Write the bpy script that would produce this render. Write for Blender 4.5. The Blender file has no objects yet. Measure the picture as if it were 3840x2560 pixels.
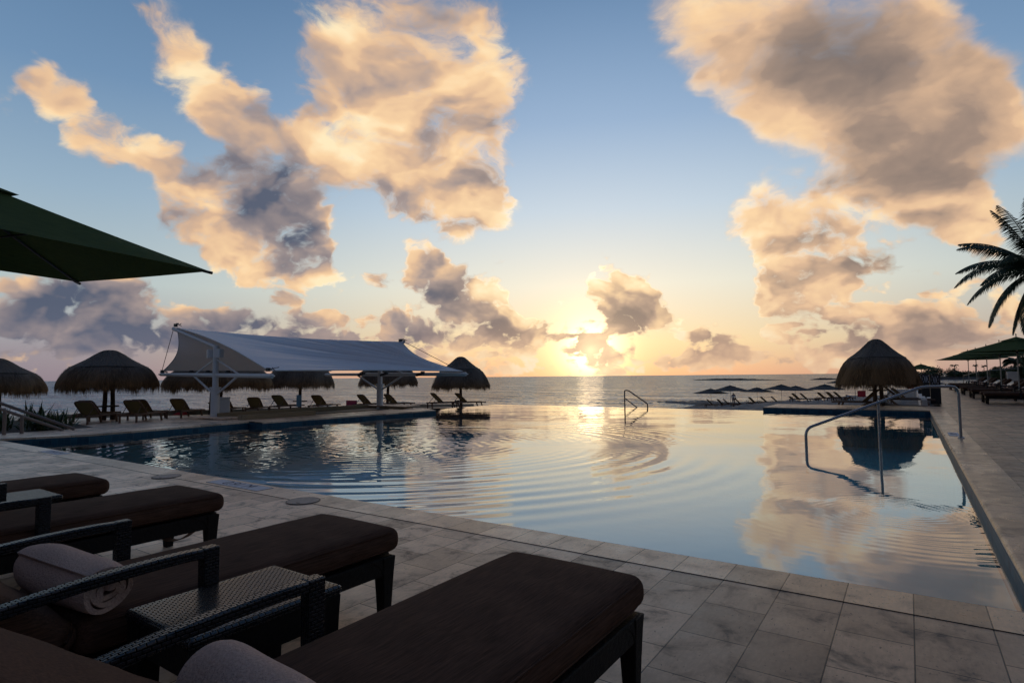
import bpy, bmesh, math, random
import numpy as np
from mathutils import Vector, Matrix, Euler
random.seed(7)
rng = np.random.default_rng(7)
scene = bpy.context.scene
COL = scene.collection
R = math.radians
EYE = 1.25                      # eye height above the deck

# ------------------------------------------------------------------ camera
cam_data = bpy.data.cameras.new("camera")
cam = bpy.data.objects.new("camera", cam_data)
COL.objects.link(cam)
cam_data.sensor_width = 36.0
cam_data.lens = 36.0 * 2165.0 / 3840.0
cam_data.clip_start = 0.05
cam_data.clip_end = 60000.0
XR = Vector((0.8246, 0.5655, -0.0094)); XD = Vector((-0.0416, 0.0446, -0.9981)); XF = Vector((-0.5642, 0.8235, 0.0608))
XF.normalize(); XR = (XR - XF * XR.dot(XF)).normalized(); XU = XR.cross(XF).normalized()
m = Matrix((XR, XU, -XF)).transposed().to_4x4()
m.translation = (0, 0, EYE)
cam.matrix_world = m
scene.camera = cam
scene.view_settings.view_transform = 'Standard'
scene.view_settings.look = 'None'
scene.view_settings.gamma = 1.0
scene.view_settings.use_curve_mapping = False
scene.view_settings.exposure = 0.0
try:
    scene.cycles.use_denoising = True
    scene.cycles.use_adaptive_sampling = True
    scene.cycles.adaptive_threshold = 0.015
    scene.cycles.adaptive_min_samples = 16
    scene.cycles.max_bounces = 7
    scene.cycles.transparent_max_bounces = 12
    scene.cycles.caustics_reflective = False
    scene.cycles.caustics_refractive = False
    scene.cycles.sample_clamp_indirect = 4.0
except Exception:
    pass

# ------------------------------------------------------------------ node helpers
class NT:
    def __init__(s, tree):
        s.t = tree; s.n = tree.nodes; s.l = tree.links
        s.n.clear()
    def add(s, typ, **kw):
        nd = s.n.new(typ)
        for k, v in kw.items(): setattr(nd, k, v)
        return nd
    def put(s, sock, v):
        if v is None: return
        if hasattr(v, 'is_output'): s.l.new(v, sock)
        elif isinstance(v, (tuple, list)) and len(v) == 3 and sock.type == 'RGBA': sock.default_value = (*v, 1)
        else: sock.default_value = v
    def math(s, op, a, b=None, c=None, clamp=False):
        nd = s.n.new('ShaderNodeMath'); nd.operation = op; nd.use_clamp = clamp
        for i, v in enumerate((a, b, c)): s.put(nd.inputs[i], v)
        return nd.outputs[0]
    def vmath(s, op, a, b=None, scale=None):
        nd = s.n.new('ShaderNodeVectorMath'); nd.operation = op
        s.put(nd.inputs[0], a); s.put(nd.inputs[1], b)
        if scale is not None: s.put(nd.inputs['Scale'], scale)
        return nd.outputs['Value'] if op in ('DOT_PRODUCT', 'LENGTH', 'DISTANCE') else nd.outputs[0]
    def mix(s, f, a, b, mode='MIX'):
        nd = s.n.new('ShaderNodeMix'); nd.data_type = 'RGBA'; nd.blend_type = mode
        s.put(nd.inputs[0], f); s.put(nd.inputs[6], a); s.put(nd.inputs[7], b)
        return nd.outputs[2]
    def ramp(s, f, stops, interp='LINEAR'):
        nd = s.n.new('ShaderNodeValToRGB'); cr = nd.color_ramp; cr.interpolation = interp
        while len(cr.elements) < len(stops): cr.elements.new(0.5)
        for e, (p, c) in zip(cr.elements, stops):
            e.position = p; e.color = (*c, 1) if len(c) == 3 else c
        s.put(nd.inputs[0], f); return nd.outputs[0]
    def rng(s, v, a, b, c=0.0, d=1.0, kind='LINEAR'):
        nd = s.n.new('ShaderNodeMapRange'); nd.interpolation_type = kind
        s.put(nd.inputs[0], v)
        for i, q in enumerate((a, b, c, d)): s.put(nd.inputs[1 + i], q)
        return nd.outputs[0]
    def noise(s, vec, scale, detail=4.0, rough=0.55, dist=0.0, dim='3D', col=False):
        nd = s.n.new('ShaderNodeTexNoise'); nd.noise_dimensions = dim
        s.put(nd.inputs['Vector'], vec); nd.inputs['Scale'].default_value = scale
        nd.inputs['Detail'].default_value = detail; nd.inputs['Roughness'].default_value = rough
        nd.inputs['Distortion'].default_value = dist
        return nd.outputs['Color' if col else 'Fac']
    def sep(s, v):
        nd = s.n.new('ShaderNodeSeparateXYZ'); s.put(nd.inputs[0], v); return nd.outputs
    def com(s, x, y, z):
        nd = s.n.new('ShaderNodeCombineXYZ')
        for i, v in enumerate((x, y, z)): s.put(nd.inputs[i], v)
        return nd.outputs[0]
    def map(s, v, loc=(0, 0, 0), rot=(0, 0, 0), sc=(1, 1, 1), kind='POINT'):
        nd = s.n.new('ShaderNodeMapping'); nd.vector_type = kind
        s.put(nd.inputs[0], v); nd.inputs[1].default_value = loc; nd.inputs[2].default_value = rot; nd.inputs[3].default_value = sc
        return nd.outputs[0]

def srgb(r, g, b):
    f = lambda c: (c / 255 / 12.92) if c / 255 <= 0.04045 else ((c / 255 + 0.055) / 1.055) ** 2.4
    return (f(r), f(g), f(b))

# ------------------------------------------------------------------ sky: clear dawn gradient, banks of cloud, glow round the hidden sun
SUN_AZ, SUN_EL = R(-26.7), R(2.5)
sun_dir = Vector((math.sin(SUN_AZ) * math.cos(SUN_EL), math.cos(SUN_AZ) * math.cos(SUN_EL), math.sin(SUN_EL)))
COVER = [
  (-0.4803,0.2824,0.1036,0.057,2.732,1.4), (-0.5862,0.6297,0.0833,0.061,2.416,-1.2), (-0.5043,0.5088,0.0522,0.0512,0.552,-0.8),
  (-0.7759,0.5216,0.1335,0.0491,2.522,-0.8), (-0.8226,0.6215,0.1267,0.0496,2.593,-0.5), (-0.6618,0.4207,0.0519,0.0323,2.597,-0.5),
  (-0.3624,0.2408,0.0803,0.0514,3.09,-0.9), (-0.7868,0.3262,0.0699,0.0486,2.619,-0.7), (0.62,0.1847,0.0481,0.0329,3.139,-0.5),
  (-0.3776,0.1387,0.048,0.0391,3.066,-0.6), (-0.259,0.2616,0.0712,0.0236,3.109,-0.6), (0.2462,0.6269,0.1063,0.0626,2.78,0.45),
  (0.2878,0.5222,0.037,0.0312,3.04,0.45), (0.3396,0.4191,0.0437,0.0346,3.083,0.5), (0.7435,0.499,0.0767,0.0668,2.538,0.55),
  (0.672,0.5864,0.0559,0.0459,3.073,0.4), (0.6082,0.1558,0.0343,0.0219,3.138,0.3), (-0.292,0.6587,0.2691,0.165,3.045,1.1),
  (-0.2915,0.5029,0.2464,0.1754,2.704,1.2), (-0.2116,0.3788,0.1852,0.1329,2.561,1.1), (-0.1412,0.313,0.0949,0.0736,2.556,1.0),
  (-0.323,0.343,0.1057,0.0671,2.744,1.0), (-0.2353,0.324,0.1117,0.0589,2.836,1.0), (-0.1161,0.559,0.2108,0.0863,1.657,0.6),
  (-0.4059,0.5741,0.127,0.0803,2.558,0.8), (-0.7904,0.7053,0.0996,0.0416,2.659,0.75), (-0.6754,0.6219,0.1509,0.0532,2.429,0.75),
  (-0.6388,0.5193,0.1483,0.0892,2.51,0.95), (-0.5367,0.4567,0.1705,0.0884,2.589,1.1), (-0.4207,0.4192,0.1333,0.0717,2.665,0.95),
  (-0.7522,0.5964,0.0533,0.0248,2.743,0.5), (-0.5104,0.3739,0.1851,0.0718,2.631,0.6), (-0.9976,0.5723,0.0781,0.0419,2.748,1.0),
  (-0.9333,0.5247,0.1091,0.0456,2.683,1.2), (-0.8432,0.4615,0.125,0.0476,2.608,1.3), (-0.7599,0.4246,0.1007,0.0531,2.758,1.4),
  (-0.7023,0.3481,0.0948,0.0607,2.389,0.9), (-0.7091,0.291,0.0774,0.0482,2.618,0.8), (-1.0502,0.5087,0.0361,0.0239,3.024,0.5),
  (-0.683,0.4215,0.0255,0.0132,3.077,0.6), (-0.5341,0.3099,0.1594,0.0732,2.638,1.8), (-0.4515,0.2688,0.0779,0.0461,2.924,1.7),
  (-0.6269,0.37,0.0514,0.0362,2.599,0.8), (-0.6416,0.2808,0.1106,0.064,2.615,0.9), (-0.5655,0.2222,0.117,0.0594,2.696,1.0),
  (-0.4666,0.176,0.1183,0.0567,2.942,1.5), (-0.4103,0.2024,0.0645,0.0435,3.088,0.9), (-1.0147,0.3588,0.0809,0.0373,2.928,0.5),
  (-0.6642,0.1804,0.0589,0.0223,2.947,0.5), (-0.858,0.1562,0.2155,0.0607,3.035,1.9), (-0.9682,0.1054,0.1747,0.0486,3.04,1.8),
  (-0.779,0.0862,0.2451,0.0481,3.125,1.7), (-0.5633,0.1122,0.1481,0.0395,3.038,1.7), (-0.4572,0.0837,0.129,0.0352,3.124,1.6),
  (-0.5968,0.1414,0.054,0.0222,2.95,0.8), (-0.8796,0.0475,0.2909,0.0442,3.128,0.8), (-0.397,0.0804,0.0479,0.035,3.098,0.9),
  (-0.2353,0.2122,0.0432,0.0297,3.093,1.1), (-0.204,0.1741,0.0825,0.054,2.681,1.7), (-0.1499,0.1304,0.0931,0.0536,2.601,1.7),
  (-0.1112,0.1604,0.0461,0.0385,3.087,0.8), (-0.3142,0.1844,0.052,0.0389,2.759,0.8), (-0.0849,0.0948,0.0917,0.0441,2.775,1.7),
  (-0.2431,0.0897,0.0976,0.0501,3.12,1.5), (-0.1733,0.0541,0.1465,0.0497,3.127,1.1), (-0.0359,0.0651,0.0567,0.0242,3.039,0.9),
  (-0.2941,0.0982,0.0433,0.0349,3.088,0.7), (0.1259,0.1273,0.0875,0.0676,2.659,3.0), (0.0767,0.1601,0.0439,0.036,1.235,1.1),
  (0.1584,0.0982,0.0551,0.0337,3.128,1.1), (0.0542,0.0683,0.0388,0.0271,2.77,1.3), (0.0983,0.043,0.0665,0.0299,3.131,1.9),
  (0.0166,0.0553,0.0337,0.0151,3.128,0.7), (0.0383,0.01,0.1786,0.0209,3.131,0.8), (0.252,0.0558,0.0542,0.037,3.141,1.0),
  (0.2727,0.026,0.0934,0.0206,3.131,0.8), (0.1638,0.0147,0.1168,0.0163,3.131,0.6), (-0.1505,0.0135,0.1993,0.0228,3.131,0.8),
  (0.4567,0.5445,0.2767,0.1761,2.778,1.1), (0.5357,0.388,0.2132,0.1422,2.697,1.3), (0.3411,0.5742,0.1409,0.125,1.619,0.55),
  (0.2235,0.6203,0.1289,0.0787,2.872,0.35), (0.6265,0.5202,0.1437,0.1199,1.323,1.0), (0.372,0.41,0.0507,0.0383,3.09,0.6),
  (0.616,0.31,0.1333,0.0953,2.493,1.2), (0.7054,0.4332,0.1563,0.1038,1.23,1.0), (0.7657,0.4082,0.104,0.0749,1.496,1.0),
  (0.345,0.259,0.0866,0.064,2.915,1.2), (0.4448,0.2486,0.1276,0.0859,2.922,1.3), (0.4205,0.1711,0.1136,0.0776,2.64,1.2),
  (0.5264,0.1833,0.1148,0.0553,2.932,1.2), (0.4289,0.1156,0.0987,0.0404,3.127,1.1), (0.3796,0.1239,0.0533,0.0369,3.138,0.9),
  (0.6948,0.2411,0.0844,0.0566,-2.561,1.5), (0.7219,0.1785,0.0675,0.0326,3.127,1.0), (0.5772,0.0837,0.1172,0.0469,-3.059,1.1),
  (0.65,0.1041,0.0891,0.0393,-2.963,1.1), (0.5218,0.081,0.0589,0.0436,-3.123,1.0), (0.3596,0.0616,0.0533,0.025,3.133,0.9),
  (0.4507,0.0457,0.0979,0.0204,3.129,0.8), (0.5614,0.0406,0.1854,0.0259,3.129,0.8), (0.6648,0.0643,0.1082,0.0394,3.132,0.9),
  (0.7473,0.0952,0.0469,0.0393,-3.063,1.0), (0.2689,0.1395,0.0651,0.0134,3.031,0.6), (0.2116,0.1707,0.0512,0.0105,2.939,0.45),
  (0.4493,0.0131,0.2931,0.0217,3.131,0.85), (0.2517,0.0447,0.0866,0.0296,3.131,0.6), (0.5195,0.0303,0.2073,0.0217,3.13,0.7),
]
DARK = [
  (-0.5341,0.3058,0.1426,0.0636,2.638,1.5), (-0.4515,0.2672,0.0738,0.0437,2.924,1.3), (-0.8492,0.1479,0.2237,0.0646,3.036,1.7),
  (-0.9636,0.0996,0.1745,0.0567,3.039,1.6), (-0.7787,0.0782,0.2534,0.052,3.125,1.6), (-0.559,0.1011,0.1478,0.0378,3.039,1.6),
  (-0.4571,0.0759,0.1208,0.0329,3.125,1.3), (-0.2433,0.5128,0.1381,0.0879,2.8,0.5), (-0.1646,0.3177,0.0757,0.0464,2.085,0.3),
  (-0.5689,0.3965,0.1617,0.0522,2.633,0.6), (-0.4608,0.3519,0.108,0.0438,2.762,0.7), (-0.4585,0.1798,0.0736,0.0314,2.779,0.6),
  (-0.6726,0.1846,0.0586,0.0225,3.111,0.6), (-1.0147,0.3588,0.0809,0.0373,2.928,0.6), (-0.1807,0.1542,0.0899,0.0399,2.568,1.5),
  (-0.1155,0.0991,0.0922,0.0366,2.776,1.2), (-0.2431,0.0704,0.1014,0.0346,3.125,1.2), (-0.3103,0.1906,0.0384,0.028,2.76,1.2),
  (-0.1734,0.0465,0.131,0.0305,3.128,0.6), (0.1331,0.1174,0.0702,0.0488,2.759,1.7), (0.0982,0.0392,0.0554,0.0254,3.131,1.4),
  (0.0542,0.0661,0.0335,0.0226,3.129,1.0), (0.2518,0.0484,0.0505,0.0333,3.14,0.7), (0.5147,0.5568,0.1565,0.148,1.95,1.2),
  (0.5789,0.4088,0.1435,0.1252,2.345,0.6), (0.4055,0.5317,0.1163,0.1007,3.045,0.6), (0.7054,0.4332,0.1415,0.1038,1.248,1.0),
  (0.6229,0.3098,0.0973,0.0812,2.656,0.5), (0.4638,0.2794,0.0531,0.0299,3.114,0.7), (0.5438,0.1829,0.0973,0.0404,3.121,0.8),
  (0.4251,0.1098,0.0952,0.0331,3.126,0.7), (0.6246,0.0743,0.0954,0.036,3.132,0.8), (0.7313,0.166,0.0606,0.0325,3.132,0.8),
  (0.7473,0.0952,0.0469,0.0393,-3.063,0.8), (-0.8796,0.0475,0.2909,0.0442,3.128,0.5),
]
BRIGHT = [
  (-0.1438,0.5604,0.0648,0.0395,1.593,0.6), (-0.3719,0.4196,0.1154,0.0518,2.75,0.6), (-0.1526,0.3607,0.0798,0.0465,1.917,0.5),
  (-0.5039,0.48,0.1107,0.0481,2.508,0.5), (-0.7642,0.4248,0.0964,0.0408,2.764,0.4), (-0.6328,0.2643,0.0933,0.0479,2.616,0.5),
  (-0.5412,0.2456,0.0668,0.0317,2.613,0.5), (-0.418,0.171,0.0484,0.0315,3.095,0.6), (0.4992,0.363,0.0637,0.0377,3.105,0.6),
  (0.331,0.2708,0.0651,0.0528,3.115,0.9), (0.3545,0.2212,0.0646,0.0487,3.124,0.8), (0.4152,0.2195,0.0924,0.0485,3.119,0.5),
  (0.688,0.2413,0.0565,0.0459,-2.475,0.6), (-0.2353,0.2255,0.0393,0.0172,3.109,0.8), (-0.1188,0.1721,0.0462,0.027,3.111,0.6),
  (-0.5927,0.1429,0.0456,0.0158,2.951,1.0), (-0.3971,0.0843,0.04,0.0273,3.104,0.7), (0.0749,0.183,0.0299,0.019,3.114,0.7),
  (0.55,0.0914,0.0414,0.029,-3.13,0.5),
]

world = bpy.data.worlds.new("World"); scene.world = world; world.use_nodes = True
W = NT(world.node_tree)
tc = W.add('ShaderNodeTexCoord')
dirv = W.vmath('NORMALIZE', tc.outputs['Generated'])
dx, dy, dz = W.sep(dirv)
az0 = R(-30.0)
fwd = W.math('MAXIMUM', W.vmath('DOT_PRODUCT', dirv, (math.sin(az0), math.cos(az0), 0)), 0.06)
rgt = W.vmath('DOT_PRODUCT', dirv, (math.cos(az0), -math.sin(az0), 0))
su = W.math('DIVIDE', rgt, fwd); sv = W.math('DIVIDE', dz, fwd)
front = W.rng(W.vmath('DOT_PRODUCT', dirv, (math.sin(az0), math.cos(az0), 0)), 0.1, 0.3)
chart = W.com(su, sv, 0)
# cloud texture coordinates: features get smaller towards the horizon
sheet = W.vmath('SCALE', dirv, scale=W.math('SUBTRACT', 1.9, W.math('MULTIPLY', dz, 1.6)))
warp = W.vmath('SUBTRACT', W.noise(sheet, 5.0, 4, 0.5, col=True), (0.5, 0.5, 0.5))
wz = W.vmath('SCALE', warp, scale=W.rng(sv, 0.0, 0.5, 0.08, 0.17))
wx, wy, _ = W.sep(wz)
pos = W.com(W.math('ADD', su, wx), W.math('ADD', sv, wy), 1.0)
# the cloud map: soft elliptical patches (centre, half axes, tilt, weight) summed and stored as smooth
# curves over azimuth, one curve per height above the horizon
U0, U1, V1, NV, NU = -1.22, 0.92, 0.80, 22, 72
def patch_sum(tab, uu, vv):
    acc = np.zeros_like(uu)
    for (u, v, a, b, th, w) in tab:
        c, s_ = math.cos(th), math.sin(th)
        p = ((uu - u) * c + (vv - v) * s_) / (a * 1.06); q = (-(uu - u) * s_ + (vv - v) * c) / (b * 1.06)
        acc += w * np.clip(1 - np.sqrt(p * p + q * q), 0, 1)
    return acc
ts = np.arange(NV); vs_ = V1 * (ts / (NV - 1.0)) ** 1.3
us_ = np.linspace(U0, U1, NU)
uu, vv = np.meshgrid(us_, vs_)
F0 = np.clip(patch_sum(COVER, uu, vv) / 2.4, 0, 1); F1 = np.clip(patch_sum(DARK, uu, vv) / 1.2, 0, 1); F2 = np.clip(patch_sum(BRIGHT, uu, vv), 0, 1)
pu, pv, _ = W.sep(pos)
un = W.rng(pu, U0, U1, 0, 1)
ucol = W.com(un, un, un)
tv = W.math('MULTIPLY', W.math('POWER', W.math('MAXIMUM', W.math('DIVIDE', pv, V1), 0.0), 1 / 1.3), NV - 1.0)
acc = None
for i in range(NV):
    cn = W.add('ShaderNodeRGBCurve')
    W.l.new(ucol, cn.inputs[1])
    for k, F in enumerate((F0, F1, F2)):
        pts = cn.mapping.curves[k].points
        xs = (us_ - U0) / (U1 - U0)
        pts[0].location = (0, float(F[i, 0])); pts[1].location = (1, float(F[i, -1]))
        prev = None
        for j in range(1, NU - 1):
            if F[i, j - 1] == F[i, j] == F[i, j + 1]: continue
            pts.new(float(xs[j]), float(F[i, j]))
    cn.mapping.update()
    wgt = W.math('SUBTRACT', 1.0, W.math('ABSOLUTE', W.math('SUBTRACT', tv, float(i))), clamp=True)
    term = W.vmath('SCALE', cn.outputs[0], scale=wgt)
    acc = term if acc is None else W.vmath('ADD', acc, term)
fx, fy, fz = W.sep(acc)
cover = W.math('MULTIPLY', fx, 2.4); dark = W.math('MULTIPLY', fy, 1.2); bright = fz
sheet_w = W.vmath('ADD', sheet, W.vmath('SCALE', warp, scale=0.22))
n1 = W.noise(sheet_w, 6.5, 9, 0.6)
lo_a = W.noise(sheet_w, 5.0, 3, 0.5)
lo_b = W.noise(W.vmath('ADD', sheet_w, tuple(sun_dir * 0.05 + Vector((0, 0, -0.05)))), 5.0, 3, 0.5)
n2 = W.noise(sheet_w, 22.0, 5, 0.6)
relief = W.math('SUBTRACT', lo_a, lo_b)
vor = W.add('ShaderNodeTexVoronoi'); vor.feature = 'F1'; vor.voronoi_dimensions = '3D'
W.l.new(W.vmath('ADD', sheet, W.vmath('SCALE', warp, scale=0.10)), vor.inputs['Vector'])
vor.inputs['Scale'].default_value = 13.0; vor.inputs['Detail'].default_value = 2.0; vor.inputs['Roughness'].default_value = 0.55
puff = W.math('SUBTRACT', 0.60, vor.outputs['Distance'])
lowsky = W.rng(sv, 0.08, 0.42, 1.0, 0.25)
rows_n = W.noise(W.com(W.math('MULTIPLY', su, 9.0), W.math('MULTIPLY', sv, 34.0), 2.0), 1.0, 4, 0.55)
rows_b = W.math('MULTIPLY', W.rng(rows_n, 0.46, 0.66), W.math('MULTIPLY', W.rng(sv, 0.005, 0.03), W.rng(sv, 0.07, 0.16, 1.0, 0.0)))
# random cloud for the part of the sky behind the viewer
back_c = W.rng(lo_a, 0.42, 0.7)
cov = W.math('ADD', W.math('MULTIPLY', W.math('MULTIPLY_ADD', rows_b, 0.75, cover), front), W.math('MULTIPLY', back_c, W.math('SUBTRACT', 1.0, front)))
nn = W.math('ADD', W.math('MULTIPLY', W.math('SUBTRACT', n1, 0.5), 2.5), W.math('MULTIPLY', W.math('SUBTRACT', n2, 0.5), 0.7))
soft = W.math('MULTIPLY', W.rng(su, 0.02, 0.22), W.rng(sv, 0.2, 0.36))
calm = W.math('SUBTRACT', 1.0, W.math('MULTIPLY', soft, 0.55))
nn = W.math('MULTIPLY', nn, W.math('MULTIPLY', calm, W.rng(cov, 0.0, 0.35, 0.3, 1.0)))
nn = W.math('ADD', nn, W.math('MULTIPLY', W.math('MULTIPLY', puff, W.math('MULTIPLY', lowsky, calm)), W.rng(cov, 0.0, 0.3, 0.0, 0.95)))
thick = W.math('ADD', W.math('ADD', W.math('MINIMUM', cov, 0.98), W.rng(cov, 1.1, 2.2, 0.0, 0.32)), nn)
alpha = W.rng(thick, 0.16, W.rng(sv, 0.08, 0.35, 0.58, 0.92), 0, 1, 'SMOOTHSTEP')
alpha = W.math('MULTIPLY', alpha, W.rng(dz, -0.01, 0.0))
# clear sky
nish = W.add('ShaderNodeTexSky', sky_type='NISHITA')
nish.sun_disc = False; nish.sun_elevation = SUN_EL; nish.sun_rotation = SUN_AZ
nish.air_density = 1.0; nish.dust_density = 1.0; nish.ozone_density = 2.0
sund = W.math('ARCCOSINE', W.vmath('DOT_PRODUCT', dirv, tuple(sun_dir)))   # radians from the sun
el = W.math('ARCSINE', dz)
grad_l = W.ramp(W.rng(el, 0, R(40)), [(0.0, srgb(150, 138, 150)), (0.06, srgb(160, 152, 162)), (0.2, srgb(188, 203, 205)), (0.38, srgb(158, 184, 205)), (0.6, srgb(118, 152, 188)), (1.0, srgb(72, 108, 150))])
grad_c = W.ramp(W.rng(el, 0, R(40)), [(0.0, srgb(232, 180, 145)), (0.08, srgb(246, 220, 175)), (0.22, srgb(240, 238, 222)), (0.4, srgb(205, 222, 236)), (0.6, srgb(168, 195, 226)), (1.0, srgb(118, 158, 202))])
near = W.rng(sund, R(6), R(52), 1, 0, 'SMOOTHERSTEP')
clear = W.mix(near, grad_l, grad_c)
clear = W.mix(0.12, clear, W.mix(1.0, nish.outputs[0], (0.1, 0.1, 0.1), 'MULTIPLY'))
# clouds
shade = W.math('ADD', 0.73, W.math('MULTIPLY', W.math('MULTIPLY', relief, calm), 2.0))
shade = W.math('ADD', shade, W.math('MULTIPLY', W.math('MULTIPLY', W.math('SUBTRACT', n1, 0.5), calm), 0.6))
shade = W.math('ADD', shade, W.math('MULTIPLY', W.math('SUBTRACT', n2, 0.5), 0.22))
shade = W.math('ADD', shade, W.math('MULTIPLY', W.math('MULTIPLY', puff, lowsky), 0.42))
shade = W.math('SUBTRACT', shade, W.math('MULTIPLY', dark, 0.46))
shade = W.math('ADD', shade, W.math('MULTIPLY', bright, 0.30))
shade = W.math('SUBTRACT', shade, W.math('MULTIPLY', W.rng(thick, 0.5, 1.5), 0.16))
warmside = W.rng(su, -0.25, 0.25)
c_dk = W.mix(warmside, srgb(86, 95, 115), srgb(102, 97, 99))
c_md = W.mix(warmside, srgb(166, 150, 146), srgb(166, 143, 128))
f_dm = W.rng(shade, -0.16, 0.32)
ccol = W.mix(f_dm, c_dk, c_md)
ccol = W.mix(W.rng(shade, 0.28, 0.6), ccol, W.mix(1.0, srgb(224, 186, 152), srgb(255, 255, 255), 'MULTIPLY'))
ccol = W.mix(W.rng(shade, 0.55, 0.82), ccol, srgb(250, 212, 166))
ccol = W.mix(W.rng(shade, 0.8, 1.05), ccol, srgb(255, 234, 192))
ccol_n = W.ramp(shade, [(0.0, srgb(120, 106, 106)), (0.3, srgb(172, 146, 130)), (0.55, srgb(240, 205, 160)), (0.8, srgb(255, 238, 195)), (1.0, srgb(255, 248, 220))])
ccol = W.mix(W.rng(sund, R(3), R(22), 0.9, 0, 'SMOOTHSTEP'), ccol, ccol_n)
low = W.rng(el, R(0), R(6), 0.5, 0.0)
hcol = W.mix(near, srgb(120, 120, 138), srgb(226, 182, 150))
ccol = W.mix(low, ccol, hcol)
rim = W.math('MULTIPLY', W.math('SUBTRACT', 1.0, W.math('ABSOLUTE', W.math('SUBTRACT', W.math('MULTIPLY', alpha, 2.0), 1.1)), clamp=True), W.rng(sund, R(4), R(38), 0.42, 0.04))
rim = W.math('MULTIPLY', rim, W.rng(el, R(1.5), R(7), 0.15, 1.0))
ccol = W.mix(1.0, ccol, W.mix(1.0, (1.0, 0.78, 0.46), W.com(rim, rim, rim), 'MULTIPLY'), 'ADD')
sky = W.mix(alpha, clear, ccol)
# glow of the sun behind the low clouds
glow = W.math('MULTIPLY', W.math('POWER', 2.718, W.math('MULTIPLY', W.math('POWER', W.math('DIVIDE', sund, R(1.55)), 1.15), -1.0)), W.math('SUBTRACT', 1.15, W.math('MULTIPLY', alpha, 0.98)))
glow2 = W.math('POWER', 2.718, W.math('DIVIDE', sund, -R(7.0)))
sky = W.mix(1.0, sky, W.mix(1.0, (1.0, 0.74, 0.38), W.com(W.math('MULTIPLY', glow, 4.6), W.math('MULTIPLY', glow, 4.6), W.math('MULTIPLY', glow, 4.6)), 'MULTIPLY'), 'ADD')
g2 = W.math('MULTIPLY', glow2, 0.27)
sky = W.mix(1.0, sky, W.mix(1.0, (1.0, 0.68, 0.32), W.com(g2, g2, g2), 'MULTIPLY'), 'ADD')
# dim western half and ground side
dim = W.rng(W.vmath('DOT_PRODUCT', dirv, (math.sin(az0), math.cos(az0), 0)), -0.4, 0.35, 0.0, 1.0, 'SMOOTHSTEP')
sky = W.mix(1.0, sky, W.mix(dim, (0.23, 0.27, 0.36), (1.0, 1.0, 1.0)), 'MULTIPLY')
bg = W.add('ShaderNodeBackground'); W.put(bg.inputs[0], sky); bg.inputs[1].default_value = 1.0
wo = W.add('ShaderNodeOutputWorld'); W.l.new(bg.outputs[0], wo.inputs[0])
world.cycles.sampling_method = 'NONE'

sun_data = bpy.data.lights.new("sun", 'SUN')
sun_data.energy = 0.006; sun_data.angle = R(2.6); sun_data.color = (1.0, 0.66, 0.36)
sun = bpy.data.objects.new("sun", sun_data); COL.objects.link(sun)
sun.rotation_euler = (-sun_dir).to_track_quat('-Z', 'Y').to_euler()

# ------------------------------------------------------------------ materials
def new_mat(name):
    m_ = bpy.data.materials.new(name); m_.use_nodes = True
    t = NT(m_.node_tree)
    out = t.add('ShaderNodeOutputMaterial'); b = t.add('ShaderNodeBsdfPrincipled')
    t.l.new(b.outputs[0], out.inputs[0])
    t.b = b; t.out = out; t.obj = None
    return m_, t
def objco(t, kind='Object'):
    c = t.add('ShaderNodeTexCoord'); return c.outputs[kind]
def worldco(t):
    g = t.add('ShaderNodeNewGeometry'); return g.outputs['Position']
def bump(t, h, strength=0.3, dist=0.01):
    nd = t.add('ShaderNodeBump'); nd.inputs['Strength'].default_value = strength; nd.inputs['Distance'].default_value = dist
    t.put(nd.inputs['Height'], h); t.l.new(nd.outputs[0], t.b.inputs['Normal'])

def mat_plain(name, col, rough=0.6, var=0.15, scale=6.0, metal=0.0, bmp=0.0, spec=0.5):
    m_, t = new_mat(name)
    n = t.noise(objco(t), scale, 5, 0.6)
    k = t.rng(n, 0.25, 0.75, 1 - var, 1 + var)
    t.put(t.b.inputs['Base Color'], t.mix(1.0, col, t.com(k, k, k), 'MULTIPLY'))
    t.put(t.b.inputs['Roughness'], t.rng(n, 0.2, 0.8, max(0.02, rough - 0.08), min(1, rough + 0.08)))
    t.b.inputs['Metallic'].default_value = metal
    t.b.inputs['Specular IOR Level'].default_value = spec
    if bmp: bump(t, n, bmp, 0.01)
    return m_

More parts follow.
